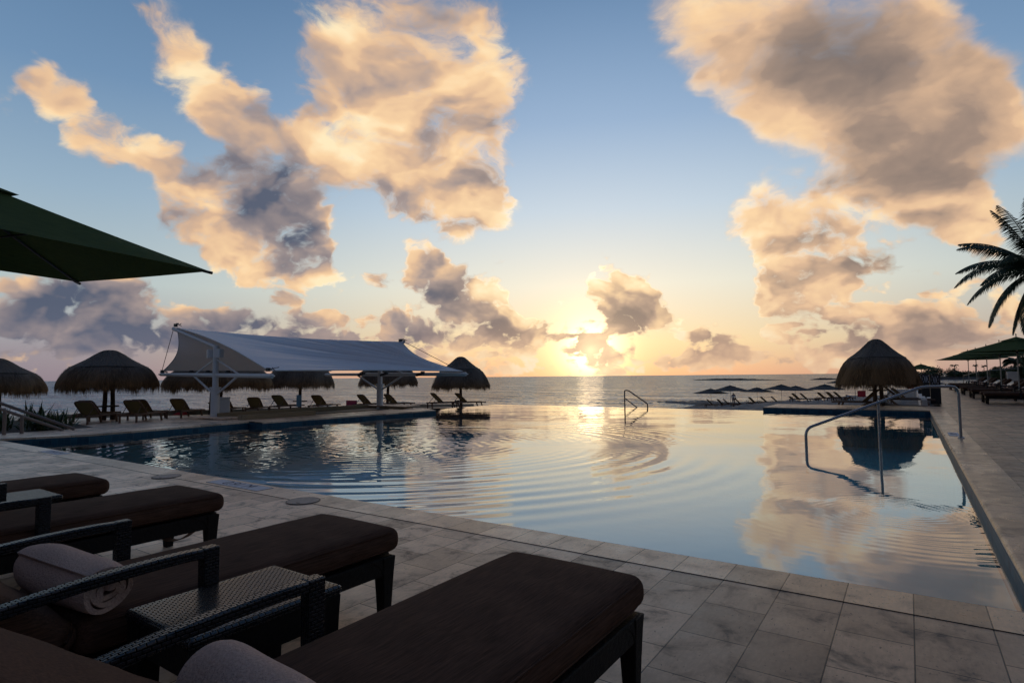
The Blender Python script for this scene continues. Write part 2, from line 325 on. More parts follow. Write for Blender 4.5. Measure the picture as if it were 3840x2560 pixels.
def mat_stone(name, mode, tile=(0.318, 0.424), gap=0.0034, swap=True, base=(0.46, 0.285, 0.17), rough=0.36, dirt=1.9, base_left=(0.88, 0.63, 0.45)):
    # honed travertine paving: running bond slabs, pitted and stained
    m_, t = new_mat(name)
    p = worldco(t); x, y, z = t.sep(p)
    q = t.com(y, x, 0) if swap else t.com(x, y, 0)
    br = t.add('ShaderNodeTexBrick'); br.offset = 0.5 if mode == 'bond' else 0.0; br.offset_frequency = 2; br.squash = 1.0
    t.put(br.inputs['Vector'], t.vmath('ADD', q, (0.10, 0.03, 0) if swap else (0.03, 0.04, 0)))
    br.inputs['Color1'].default_value = (0, 0, 0, 1); br.inputs['Color2'].default_value = (1, 1, 1, 1)
    br.inputs['Mortar'].default_value = (0.5, 0.5, 0.5, 1)
    br.inputs['Scale'].default_value = 1.0; br.inputs['Mortar Size'].default_value = gap
    br.inputs['Mortar Smooth'].default_value = 0.15; br.inputs['Bias'].default_value = 0.0
    br.inputs['Brick Width'].default_value = tile[1]; br.inputs['Row Height'].default_value = tile[0]
    tone, _, _ = t.sep(br.outputs['Color'])
    mort = br.outputs['Fac']
    big = t.noise(p, 1.1, 5, 0.6); mid = t.noise(p, 4.5, 6, 0.65, 0.6); fine = t.noise(p, 38.0, 4, 0.6)
    streak = t.noise(t.map(p, sc=(9, 2.2, 1)), 6.0, 5, 0.65)
    pits = t.noise(t.map(p, sc=(1, 0.42, 1)), 72.0, 3, 0.55)
    pitz = t.noise(p, 7.0, 3, 0.6)
    # base colour runs from paler on the left to browner on the right
    if base_left: base = t.mix(t.rng(t.math('ADD', x, t.math('MULTIPLY', big, 3.0)), -4.6, 2.0), base_left, base)
    k = t.math('ADD', 0.60, t.math('MULTIPLY', tone, 0.58))
    k = t.math('MULTIPLY', k, t.rng(streak, 0.3, 0.7, 0.86, 1.12))
    k = t.math('MULTIPLY', k, t.rng(fine, 0.3, 0.7, 0.93, 1.07))
    col = t.mix(1.0, base, t.com(k, k, k), 'MULTIPLY')
    col = t.mix(t.math('MULTIPLY', t.rng(mid, 0.5, 0.74, 0, min(0.95, 0.62 * dirt), 'SMOOTHSTEP'), 1.0), col, (0.050, 0.040, 0.033))
    col = t.mix(t.rng(big, 0.52, 0.75, 0, min(0.9, 0.40 * dirt), 'SMOOTHSTEP'), col, (0.085, 0.062, 0.045))
    col = t.mix(t.math('MULTIPLY', t.rng(pits, 0.63, 0.68), t.rng(pitz, 0.42, 0.6, 0.0, 0.9)), col, (0.035, 0.03, 0.028))
    col = t.mix(mort, col, (0.010, 0.008, 0.007))
    t.put(t.b.inputs['Base Color'], col)
    t.put(t.b.inputs['Roughness'], t.rng(mid, 0.3, 0.7, rough - 0.06, rough + 0.16))
    t.b.inputs['Specular IOR Level'].default_value = 0.26
    h = t.math('SUBTRACT', t.math('ADD', t.math('MULTIPLY', fine, 0.25), t.math('MULTIPLY', tone, 0.25)), t.math('MULTIPLY', mort, 0.5))
    h = t.math('SUBTRACT', h, t.math('MULTIPLY', t.rng(pits, 0.62, 0.68), 0.4))
    bump(t, h, 0.30, 0.005)
    return m_

def mat_pooltile(name):
    m_, t = new_mat(name)
    x, y, z = t.sep(worldco(t))
    q = t.com(t.math('ADD', x, y), z, 0)
    br = t.add('ShaderNodeTexBrick'); br.offset = 0.0
    t.put(br.inputs['Vector'], q)
    br.inputs['Color1'].default_value = (0.012, 0.045, 0.075, 1); br.inputs['Color2'].default_value = (0.022, 0.085, 0.13, 1)
    br.inputs['Mortar'].default_value = (0.07, 0.11, 0.13, 1)
    br.inputs['Scale'].default_value = 1.0; br.inputs['Mortar Size'].default_value = 0.004
    br.inputs['Brick Width'].default_value = 0.15; br.inputs['Row Height'].default_value = 0.075
    t.put(t.b.inputs['Base Color'], br.outputs['Color'])
    t.b.inputs['Roughness'].default_value = 0.55; t.b.inputs['Specular IOR Level'].default_value = 0.2
    bump(t, t.math('SUBTRACT', 1.0, br.outputs['Fac']), 0.2, 0.003)
    return m_

def mat_poolfloor(name):
    m_, t = new_mat(name)
    n = t.noise(worldco(t), 1.2, 4, 0.55)
    t.put(t.b.inputs['Base Color'], t.ramp(n, [(0.3, (0.05, 0.34, 0.37)), (0.7, (0.09, 0.43, 0.45))]))
    t.b.inputs['Roughness'].default_value = 0.7
    return m_

def mat_water(name):
    # still pool water: mirror-like at grazing angles, teal and clear when looked into
    m_, t = new_mat(name)
    lw = t.add('ShaderNodeLayerWeight'); lw.inputs['Blend'].default_value = 0.5
    f = t.math('MULTIPLY_ADD', t.math('POWER', lw.outputs['Facing'], 4.2), 0.95, 0.05)
    tr = t.add('ShaderNodeBsdfTransparent'); tr.inputs[0].default_value = (0.66, 0.88, 0.94, 1)
    gl = t.add('ShaderNodeBsdfGlossy'); gl.inputs['Roughness'].default_value = 0.0; gl.inputs['Color'].default_value = (0.96, 0.98, 1, 1)
    mx = t.add('ShaderNodeMixShader')
    t.l.new(f, mx.inputs[0]); t.l.new(tr.outputs[0], mx.inputs[1]); t.l.new(gl.outputs[0], mx.inputs[2])
    t.l.new(mx.outputs[0], t.out.inputs[0]); t.n.remove(t.b)
    return m_

def mat_sea(name):
    m_, t = new_mat(name)
    p = worldco(t)
    cd = t.add('ShaderNodeCameraData')
    big = t.noise(t.map(p, rot=(0, 0, R(28)), sc=(0.35, 1.0, 1)), 0.35, 5, 0.62, col=True)
    sml = t.noise(t.map(p, rot=(0, 0, R(28)), sc=(0.45, 1.0, 1)), 2.0, 4, 0.6, col=True)
    v = t.vmath('ADD', t.vmath('SCALE', t.vmath('SUBTRACT', big, (0.5, 0.5, 0.5)), scale=1.5), t.vmath('SCALE', t.vmath('SUBTRACT', sml, (0.5, 0.5, 0.5)), scale=1.3))
    vx, vy, _ = t.sep(v)
    nrm = t.vmath('NORMALIZE', t.com(t.math('MULTIPLY', vx, 0.8), vy, 1.0))
    foam = t.noise(t.map(p, rot=(0, 0, R(28)), sc=(0.12, 0.8, 1)), 0.22, 5, 0.65)
    fm = t.math('MULTIPLY', t.rng(foam, 0.70, 0.78), 0.45)
    df = t.add('ShaderNodeBsdfDiffuse'); t.put(df.inputs[0], t.mix(fm, (0.045, 0.115, 0.18), (0.55, 0.6, 0.62))); t.l.new(nrm, df.inputs['Normal'])
    gl = t.add('ShaderNodeBsdfGlossy'); gl.inputs['Roughness'].default_value = 0.12; gl.inputs['Color'].default_value = (0.86, 0.93, 1.0, 1); t.l.new(nrm, gl.inputs['Normal'])
    fr = t.add('ShaderNodeFresnel'); fr.inputs['IOR'].default_value = 1.33; t.l.new(nrm, fr.inputs['Normal'])
    calm = t.noise(t.map(p, rot=(0, 0, R(28)), sc=(0.02, 0.11, 1)), 1.0, 6, 0.72)
    f = t.math('MULTIPLY', t.math('MINIMUM', fr.outputs[0], 0.85), t.rng(calm, 0.32, 0.68, 0.38, 1.0))
    mx = t.add('ShaderNodeMixShader'); t.l.new(f, mx.inputs[0]); t.l.new(df.outputs[0], mx.inputs[1]); t.l.new(gl.outputs[0], mx.inputs[2])
    t.l.new(mx.outputs[0], t.out.inputs[0]); t.n.remove(t.b)
    return m_

def mat_sand(name):
    m_, t = new_mat(name)
    p = worldco(t)
    n = t.noise(p, 1.5, 7, 0.68); f = t.noise(p, 9.0, 5, 0.6)
    col = t.ramp(t.math('ADD', t.math('MULTIPLY', n, 0.7), t.math('MULTIPLY', f, 0.3)), [(0.3, (0.24, 0.19, 0.155)), (0.7, (0.42, 0.35, 0.29))])
    _, _, z = t.sep(p)
    col = t.mix(t.rng(z, -3.95, -3.6, 0.6, 0.0), col, (0.10, 0.085, 0.07))
    t.put(t.b.inputs['Base Color'], col); t.b.inputs['Roughness'].default_value = 0.95
    bump(t, t.math('ADD', n, t.math('MULTIPLY', f, 0.4)), 0.9, 0.12)
    return m_

def mat_thatch(name):
    m_, t = new_mat(name)
    at = t.add('ShaderNodeAttribute'); at.attribute_name = 'straw'
    o = objco(t)
    x, y, z = t.sep(o)
    ang = t.math('ARCTAN2', y, x)
    st = t.noise(t.com(t.math('MULTIPLY', ang, 26.0), t.math('MULTIPLY', z, 3.0), 0), 1.0, 5, 0.7)
    up = t.rng(z, 1.25, 1.8)
    lowc = t.mix(st, (0.038, 0.022, 0.011), (0.33, 0.185, 0.082))
    topc = t.mix(st, (0.055, 0.047, 0.041), (0.24, 0.205, 0.175))
    col = t.mix(up, lowc, topc)
    k = t.math('ADD', 0.55, t.math('MULTIPLY', at.outputs['Fac'], 0.9))
    t.put(t.b.inputs['Base Color'], t.mix(1.0, col, t.com(k, k, k), 'MULTIPLY'))
    t.b.inputs['Roughness'].default_value = 0.9; t.b.inputs['Specular IOR Level'].default_value = 0.2
    bump(t, st, 0.9, 0.03)
    return m_

def mat_fabric(name, c1, c2, rib=(0, 260), rough=0.9, trans=0.0, axis='y'):
    # woven outdoor cloth with thin ribs along one side
    m_, t = new_mat(name)
    o = objco(t)
    n = t.noise(t.map(o, sc=(rib[1], 9, rib[1]) if axis == 'y' else (9, rib[1], rib[1])), 1.0, 3, 0.6)
    big = t.noise(o, 3.0, 4, 0.6)
    f = t.math('ADD', t.math('MULTIPLY', n, 0.75), t.math('MULTIPLY', big, 0.25))
    t.put(t.b.inputs['Base Color'], t.mix(t.rng(f, 0.3, 0.7), c1, c2))
    t.b.inputs['Roughness'].default_value = rough; t.b.inputs['Specular IOR Level'].default_value = 0.08
    bump(t, n, 0.35, 0.002)
    if trans:
        tl = t.add('ShaderNodeBsdfTranslucent'); tl.inputs[0].default_value = (*c2, 1)
        mx = t.add('ShaderNodeMixShader'); mx.inputs[0].default_value = trans
        t.l.new(t.b.outputs[0], mx.inputs[1]); t.l.new(tl.outputs[0], mx.inputs[2]); t.l.new(mx.outputs[0], t.out.inputs[0])
    return m_

def mat_weave(name, size=0.011):
    # dark synthetic wicker: short glossy strands over and under, dark gaps between
    m_, t = new_mat(name)
    o = objco(t); x, y, z = t.sep(o)
    g = t.add('ShaderNodeNewGeometry')
    tc_ = t.add('ShaderNodeTexCoord')
    nx, ny, nz = t.sep(tc_.outputs['Normal'])
    ax = t.math('GREATER_THAN', t.math('ABSOLUTE', nz), 0.6)
    ay = t.math('GREATER_THAN', t.math('ABSOLUTE', nx), 0.6)
    u = t.math('ADD', t.math('MULTIPLY', x, t.math('SUBTRACT', 1.0, ay)), t.math('MULTIPLY', z, ay))
    v = t.math('ADD', t.math('MULTIPLY', y, t.math('MAXIMUM', ax, ay)), t.math('MULTIPLY', z, t.math('SUBTRACT', 1.0, t.math('MAXIMUM', ax, ay))))
    br = t.add('ShaderNodeTexBrick'); br.offset = 0.5; br.offset_frequency = 2
    t.put(br.inputs['Vector'], t.com(v, u, 0))
    br.inputs['Color1'].default_value = (0, 0, 0, 1); br.inputs['Color2'].default_value = (1, 1, 1, 1); br.inputs['Mortar'].default_value = (0, 0, 0, 1)
    br.inputs['Scale'].default_value = 1.0; br.inputs['Mortar Size'].default_value = size * 0.2; br.inputs['Mortar Smooth'].default_value = 0.6
    br.inputs['Brick Width'].default_value = size * 2.0; br.inputs['Row Height'].default_value = size
    tone, _, _ = t.sep(br.outputs['Color'])
    t.put(t.b.inputs['Base Color'], t.mix(br.outputs['Fac'], t.mix(tone, (0.012, 0.012, 0.015), (0.020, 0.020, 0.024)), (0.004, 0.004, 0.004)))
    t.put(t.b.inputs['Roughness'], t.math('ADD', 0.26, t.math('MULTIPLY', br.outputs['Fac'], 0.6)))
    t.put(t.b.inputs['Specular IOR Level'], t.math('SUBTRACT', 0.6, t.math('MULTIPLY', br.outputs['Fac'], 0.59)))
    bump(t, t.math('SUBTRACT', 1.0, br.outputs['Fac']), 0.9, 0.004)
    return m_

def mat_leaf(name, c1, c2, rough=0.6):
    m_, t = new_mat(name)
    at = t.add('ShaderNodeAttribute'); at.attribute_name = 'straw'
    n = t.noise(objco(t), 2.0, 3, 0.6)
    f = t.math('ADD', t.math('MULTIPLY', at.outputs['Fac'], 0.6), t.math('MULTIPLY', n, 0.4))
    t.put(t.b.inputs['Base Color'], t.mix(f, c1, c2)); t.b.inputs['Roughness'].default_value = rough
    return m_

def mat_wood(name, c1, c2, rough=0.55, along='y'):
    m_, t = new_mat(name)
    sc = {'y': (30, 2, 30), 'z': (30, 30, 2), 'x': (2, 30, 30)}[along]
    n = t.noise(t.map(objco(t), sc=sc), 1.0, 5, 0.65, 0.4)
    t.put(t.b.inputs['Base Color'], t.ramp(n, [(0.3, c1), (0.7, c2)])); t.b.inputs['Roughness'].default_value = rough
    bump(t, n, 0.3, 0.004)
    return m_

M = {}
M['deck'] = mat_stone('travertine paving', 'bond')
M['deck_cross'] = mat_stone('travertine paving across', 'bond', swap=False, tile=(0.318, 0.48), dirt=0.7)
M['coping_near'] = mat_stone('pale coping slabs', 'grid', tile=(0.34, 0.318), swap=False, base=(0.74, 0.46, 0.26), rough=0.30, base_left=(0.84, 0.62, 0.45), dirt=0.55)
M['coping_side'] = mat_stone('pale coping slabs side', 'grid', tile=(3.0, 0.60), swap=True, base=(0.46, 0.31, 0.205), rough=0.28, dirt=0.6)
M['pooltile'] = mat_pooltile('blue mosaic tile')
M['poolfloor'] = mat_poolfloor('pool plaster')
M['water'] = mat_water('pool water')
M['sea'] = mat_sea('sea water')
M['sand'] = mat_sand('beach sand')
M['thatch'] = mat_thatch('palm thatch')
M['post'] = mat_wood('weathered post', (0.040, 0.022, 0.014), (0.11, 0.062, 0.038), 0.8, 'z')
M['teak'] = mat_wood('teak', (0.075, 0.036, 0.02), (0.17, 0.085, 0.048), 0.55, 'y')
M['sling'] = mat_fabric('olive sling cloth', (0.065, 0.042, 0.016), (0.15, 0.10, 0.040), rib=(0, 180), rough=0.8, trans=0.4)
M['cushion'] = mat_fabric('brown cushion cloth', (0.034, 0.0178, 0.0118), (0.114, 0.060, 0.041), rib=(0, 230), axis='y')
M['strap'] = mat_plain('brown strap', (0.12, 0.055, 0.03), 0.7)
M['weave'] = mat_weave('dark wicker', 0.0115)
M['wicker_leg'] = mat_plain('dark wicker legs', (0.009, 0.007, 0.006), 0.6, 0.4, 60.0, bmp=0.4, spec=0.15)
M['towel'] = mat_plain('pale terry towel', (0.50, 0.345, 0.285), 0.95, 0.22, 130.0, bmp=1.0, spec=0.1)
M['white'] = mat_plain('white painted steel', (0.62, 0.64, 0.66), 0.38, 0.06, 3.0)
M['hardware'] = mat_plain('dark rigging', (0.03, 0.03, 0.033), 0.5, 0.3, 20)
M['steel'] = mat_plain('stainless steel', (0.30, 0.30, 0.31), 0.24, 0.08, 14.0, metal=1.0)
M['rail_taupe'] = mat_plain('taupe painted rail', (0.16, 0.12, 0.10), 0.5, 0.15, 8)
M['barwall'] = mat_plain('ochre render', (0.27, 0.21, 0.13), 0.85, 0.12, 3.0, bmp=0.3)
M['whitewall'] = mat_plain('white render', (0.62, 0.57, 0.53), 0.85, 0.10, 2.5, bmp=0.3)
M['kerb'] = mat_plain('sandstone kerb', (0.26, 0.22, 0.17), 0.85, 0.15, 3.0, bmp=0.3)
M['black'] = mat_plain('black stained timber', (0.012, 0.011, 0.011), 0.6, 0.3, 9.0)
M['green_cloth'] = mat_fabric('green parasol cloth', (0.036, 0.058, 0.022), (0.075, 0.110, 0.038), rib=(0, 120), rough=0.85, trans=0.07)
M['grey_cloth'] = mat_fabric('grey parasol cloth', (0.060, 0.064, 0.066), (0.115, 0.118, 0.118), rib=(0, 120), rough=0.85, trans=0.06)
M['pole_white'] = mat_plain('pale parasol pole', (0.40, 0.37, 0.32), 0.45, 0.08, 5.0)
M['pole_dark'] = mat_plain('dark parasol rib', (0.03, 0.025, 0.02), 0.5, 0.2, 5.0)
M['rock'] = mat_plain('reef rock', (0.05, 0.04, 0.035), 0.9, 0.5, 0.6, bmp=0.6)
M['red'] = mat_plain('red cloth', (0.42, 0.02, 0.03), 0.8, 0.1, 20)
M['pink'] = mat_plain('pink board', (0.50, 0.06, 0.12), 0.6, 0.1, 20)
M['blue'] = mat_plain('pale blue cloth', (0.16, 0.30, 0.40), 0.8, 0.15, 20)
M['skin'] = mat_plain('skin', (0.28, 0.15, 0.10), 0.6, 0.08, 8)
M['hair'] = mat_plain('dark hair', (0.012, 0.009, 0.008), 0.5, 0.3, 30)
M['shirt'] = mat_plain('white shirt', (0.62, 0.62, 0.65), 0.85, 0.08, 12)
M['trousers'] = mat_plain('grey trousers', (0.24, 0.21, 0.21), 0.85, 0.12, 12)
M['darkcloth'] = mat_plain('dark clothing', (0.02, 0.02, 0.025), 0.85, 0.2, 12)
M['palm_leaf'] = mat_leaf('palm leaf', (0.014, 0.024, 0.009), (0.05, 0.075, 0.026))
M['leaf'] = mat_leaf('hedge leaf', (0.016, 0.032, 0.010), (0.065, 0.105, 0.035))
M['leaf_bright'] = mat_leaf('shrub leaf', (0.03, 0.06, 0.018), (0.13, 0.19, 0.06), 0.4)
M['bark'] = mat_plain('palm bark', (0.07, 0.055, 0.042), 0.9, 0.3, 9, bmp=0.5)
M['earth'] = mat_plain('garden soil', (0.05, 0.038, 0.028), 0.95, 0.3, 3, bmp=0.5)
M['lid'] = mat_plain('stone grey lid', (0.36, 0.29, 0.24), 0.6, 0.25, 22, spec=0.2)
M['inlay'] = mat_plain('white inlay tile', (0.52, 0.52, 0.56), 0.6, 0.1, 8, spec=0.2)
M['navy'] = mat_plain('navy lettering', (0.012, 0.018, 0.05), 0.6, 0.1, 8, spec=0.1)
M['lawn'] = mat_leaf('lawn', (0.03, 0.06, 0.015), (0.07, 0.13, 0.03))
m_, t_ = new_mat('canopy membrane')
n_ = t_.noise(objco(t_), 1.5, 4, 0.6)
t_.put(t_.b.inputs['Base Color'], t_.mix(n_, (0.70, 0.74, 0.82), (0.80, 0.83, 0.88))); t_.b.inputs['Roughness'].default_value = 0.45
tl_ = t_.add('ShaderNodeBsdfTranslucent'); tl_.inputs[0].default_value = (0.55, 0.44, 0.36, 1)
mx_ = t_.add('ShaderNodeMixShader'); mx_.inputs[0].default_value = 0.18
t_.l.new(t_.b.outputs[0], mx_.inputs[1]); t_.l.new(tl_.outputs[0], mx_.inputs[2]); t_.l.new(mx_.outputs[0], t_.out.inputs[0])
M['sail'] = m_

# ------------------------------------------------------------------ mesh helpers
class MB:
    """collects boxes, tubes, lathes and sheets and links them as one mesh object"""
    def __init__(s): s.v = []; s.f = []; s.attr = None
    def base(s): return len(s.v)
    def add(s, vs, fs):
        b = len(s.v); s.v += [tuple(q) for q in vs]; s.f += [tuple(i + b for i in f) for f in fs]
    def box(s, c, d, rot=None, taper=1.0, org=None):
        hx, hy, hz = d[0] / 2, d[1] / 2, d[2] / 2
        vs = []
        for sz in (-1, 1):
            k = taper if sz < 0 else 1.0
            for sx, sy in ((-1, -1), (1, -1), (1, 1), (-1, 1)): vs.append(Vector((sx * hx * k, sy * hy * k, sz * hz)))
        if rot is not None:
            mm = Euler(rot).to_matrix(); vs = [mm @ q for q in vs]
        c = Vector(c)
        s.add([q + c for q in vs], [(3, 2, 1, 0), (4, 5, 6, 7), (0, 1, 5, 4), (1, 2, 6, 5), (2, 3, 7, 6), (3, 0, 4, 7)])
        return s
    def tube(s, pts, rad, n=10, cap=True):
        pts = [Vector(p) for p in pts]
        if not hasattr(rad, '__len__'): rad = [rad] * len(pts)
        b = len(s.v); prev = None
        for i, p in enumerate(pts):
            d = (pts[min(i + 1, len(pts) - 1)] - pts[max(i - 1, 0)]).normalized()
            ref = Vector((0, 0, 1)) if abs(d.z) < 0.95 else Vector((1, 0, 0))
            u = d.cross(ref).normalized() if prev is None else (prev - d * prev.dot(d)).normalized()
            w = d.cross(u).normalized(); prev = u
            for k in range(n):
                a = 2 * math.pi * k / n
                s.v.append(tuple(p + (u * math.cos(a) + w * math.sin(a)) * rad[i]))
        for i in range(len(pts) - 1):
            for k in range(n):
                k2 = (k + 1) % n
                s.f.append((b + i * n + k, b + i * n + k2, b + (i + 1) * n + k2, b + (i + 1) * n + k))
        if cap:
            s.f.append(tuple(b + k for k in range(n))[::-1]); e = b + (len(pts) - 1) * n; s.f.append(tuple(e + k for k in range(n)))
        return s
    def lathe(s, prof, n=32, c=(0, 0, 0), wob=None):
        b = len(s.v)
        for i, (r, z) in enumerate(prof):
            for k in range(n):
                a = 2 * math.pi * k / n
                rr = r * (1 + (wob(a, i) if wob else 0))
                s.v.append((c[0] + rr * math.cos(a), c[1] + rr * math.sin(a), c[2] + z))
        for i in range(len(prof) - 1):
            for k in range(n):
                k2 = (k + 1) % n
                s.f.append((b + i * n + k, b + i * n + k2, b + (i + 1) * n + k2, b + (i + 1) * n + k))
        return s
    def cyl(s, c, r, h, n=24):
        return s.tube([(c[0], c[1], c[2]), (c[0], c[1], c[2] + h)], r, n)
    def poly(s, pts, z0, z1):
        """prism with the outline pts from z0 up to z1"""
        n = len(pts); b = len(s.v)
        area = sum(pts[i][0] * pts[(i + 1) % n][1] - pts[(i + 1) % n][0] * pts[i][1] for i in range(n))
        if area < 0: pts = pts[::-1]
        s.v += [(x, y, z0) for x, y in pts] + [(x, y, z1) for x, y in pts]
        s.f.append(tuple(b + i for i in range(n))[::-1]); s.f.append(tuple(b + n + i for i in range(n)))
        for i in range(n):
            j = (i + 1) % n; s.f.append((b + i, b + j, b + n + j, b + n + i))
        return s
    def grid(s, P):
        b = len(s.v); nr, nc = len(P), len(P[0])
        for row in P: s.v += [tuple(q) for q in row]
        for i in range(nr - 1):
            for j in range(nc - 1):
                s.f.append((b + i * nc + j, b + i * nc + j + 1, b + (i + 1) * nc + j + 1, b + (i + 1) * nc + j))
        return s
    def mesh(s, name, mat, smooth=False, bevel=0.0, segs=2):
        me = bpy.data.meshes.new(name)
        me.from_pydata(s.v, [], s.f); me.validate()
        if bevel:
            bm = bmesh.new(); bm.from_mesh(me)
            bmesh.ops.remove_doubles(bm, verts=bm.verts, dist=1e-5)
            ed = [e for e in bm.edges if len(e.link_faces) == 2 and e.calc_face_angle(0) > 0.5]
            bmesh.ops.bevel(bm, geom=ed, offset=bevel, segments=segs, affect='EDGES', profile=0.5)
            bm.to_mesh(me); bm.free()
        if mat: me.materials.append(mat)
        if smooth:
            me.polygons.foreach_set('use_smooth', [True] * len(me.polygons))
            if smooth == 'auto':
                try: me.set_sharp_from_angle(angle=R(40))
                except Exception: pass
        if s.attr is not None:
            at = me.attributes.new('straw', 'FLOAT', 'POINT'); at.data.foreach_set('value', s.attr)
        me.update()
        return me
    def build(s, name, mat, parent=None, smooth=False, bevel=0.0, segs=2):
        o = bpy.data.objects.new(name, s.mesh(name, mat, smooth, bevel, segs)); COL.objects.link(o)
        if parent is not None: o.parent = parent
        return o

def tag(o, label=None, cat=None, group=None, kind=None):
    if label: o['label'] = label
    if cat: o['category'] = cat
    if group: o['group'] = group
    if kind: o['kind'] = kind
    return o
def empty(name, loc, rz=0.0, label=None, cat=None, group=None):
    o = bpy.data.objects.new(name, None); COL.objects.link(o)
    o.empty_display_size = 0.2; o.location = loc; o.rotation_euler = (0, 0, rz)
    return tag(o, label, cat, group)
CHILD = {}
def copy_thing(root, loc, rz=0.0, label=None, cat=None, group=None, scale=None):
    """a copy of a thing with copies of its parts and their sub-parts (meshes are shared)"""
    r = root.copy(); COL.objects.link(r); r.location = loc; r.rotation_euler = (0, 0, rz)
    if scale is not None: r.scale = (scale,) * 3 if not hasattr(scale, '__len__') else scale
    for ch in [o for o in bpy.data.objects if o.parent == root]:
        c = ch.copy(); COL.objects.link(c); c.parent = r
        for g in [o for o in bpy.data.objects if o.parent == ch]:
            d = g.copy(); COL.objects.link(d); d.parent = c
    return tag(r, label, cat, group)
def structure(o): o['kind'] = 'structure'; return o

def rounded(d, r, segs=4, dome=0.0, puff=0.0, nx=8, ny=20):
    """cushion-like block: superellipse section along y, rounded ends and edges"""
    bm = bmesh.new(); bmesh.ops.create_cube(bm, size=1.0)
    for v in bm.verts: v.co = Vector((v.co.x * d[0], v.co.y * d[1], v.co.z * d[2]))
    bmesh.ops.subdivide_edges(bm, edges=[e for e in bm.edges if abs((e.verts[0].co - e.verts[1].co).y) > d[1] * 0.5], cuts=ny, use_grid_fill=True)
    bmesh.ops.subdivide_edges(bm, edges=[e for e in bm.edges if abs((e.verts[0].co - e.verts[1].co).x) > d[0] * 0.5], cuts=nx, use_grid_fill=True)
    ed = [e for e in bm.edges if len(e.link_faces) == 2 and e.calc_face_angle(0) > 0.8]
    bmesh.ops.bevel(bm, geom=ed, offset=r, segments=segs, affect='EDGES', profile=0.5)
    for v in bm.verts:
        u = v.co.x / (d[0] / 2); w = v.co.y / (d[1] / 2)
        k = max(0.0, 1 - u * u) * max(0.0, 1 - w ** 6)
        v.co.z += (dome * k) if v.co.z > 0 else 0
        v.co.z += puff * math.sin(w * 17 + u * 2.0) * k * (1 if v.co.z > 0 else 0)
    vs = [v.co.copy() for v in bm.verts]; bm.verts.index_update()
    fs = [tuple(v.index for v in f.verts) for f in bm.faces]
    bm.free(); return vs, fs

# ------------------------------------------------------------------ ground, pool, sea
WATER = -0.14
def sheet(name, outline, z0, z1, mat):
    o = MB().poly(outline, z0, z1).build(name, mat); return structure(o)
RX = 0.525          # right pool edge
NY = 4.04           # near pool edge
FY = 23.62          # far pool edge
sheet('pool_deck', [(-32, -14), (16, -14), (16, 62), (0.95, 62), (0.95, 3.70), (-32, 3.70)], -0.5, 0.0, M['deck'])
# near coping: pale slabs with a softened lip
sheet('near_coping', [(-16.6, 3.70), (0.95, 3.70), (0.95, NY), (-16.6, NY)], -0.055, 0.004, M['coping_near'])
# side coping with a round nose
def nose(name, path, inward, mat, w=0.42, r=0.032):
    """coping slab running along path, round nose of radius r on the water side"""
    rows = []
    prof = [(w, -0.06), (w, 0.004), (r, 0.004)] + [(r - r * math.sin(a), -r + 0.004 + r * math.cos(a)) for a in (0.35, 0.8, 1.25, 1.571, 1.9, 2.35, 2.8)] + [(r * 0.9, -0.06)]
    for i, p in enumerate(path):
        a = Vector(path[max(i - 1, 0)]); b = Vector(path[min(i + 1, len(path) - 1)])
        d = (b - a).normalized(); nrm = Vector((-d.y, d.x)) * inward
        rows.append([(p[0] + nrm.x * u, p[1] + nrm.y * u, z) for u, z in prof])
    o = MB().grid(rows).build(name, mat, smooth='auto'); return structure(o)
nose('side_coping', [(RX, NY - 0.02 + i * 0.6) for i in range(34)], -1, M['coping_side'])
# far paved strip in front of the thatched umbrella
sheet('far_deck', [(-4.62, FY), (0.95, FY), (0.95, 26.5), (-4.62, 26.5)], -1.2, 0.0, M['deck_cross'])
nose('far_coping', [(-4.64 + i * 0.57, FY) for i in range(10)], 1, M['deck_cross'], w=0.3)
# seaside terrace, falling slightly towards the beach
def terrace_z(x, y):
    s = min(1.0, max(0.0, (-x - 17.0) / 8.7))
    return -s * (0.13 + 0.028 * max(0.0, y - 8)) - (1 - s) * 0.04 * max(0.0, y - 17)
edge = [(-16.6, 3.70), (-16.25, 4.5), (-15.8, 5.6), (-15.85, 6.6), (-15.98, 7.8), (-16.2, 9.8)]
edge2 = [(-15.52, 9.8), (-15.35, 12.0), (-15.2, 14.4), (-15.05, 16.75)]
rows = []
for (ex, ey) in edge + edge2 + [(-16.0, 17.4), (-17.0, 17.9), (-17.2, 19.5), (-17.2, 24.0), (-17.2, 33.0)]:
    row = []
    for k in range(13):
        x = ex + 0.25 * 0 - (ex + 32.0) * k / 12.0
        row.append((x, ey, terrace_z(x, ey)))
    rows.append(row)
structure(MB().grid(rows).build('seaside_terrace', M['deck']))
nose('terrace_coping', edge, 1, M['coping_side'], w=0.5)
nose('bar_coping', edge2, 1, M['coping_side'], w=0.45)
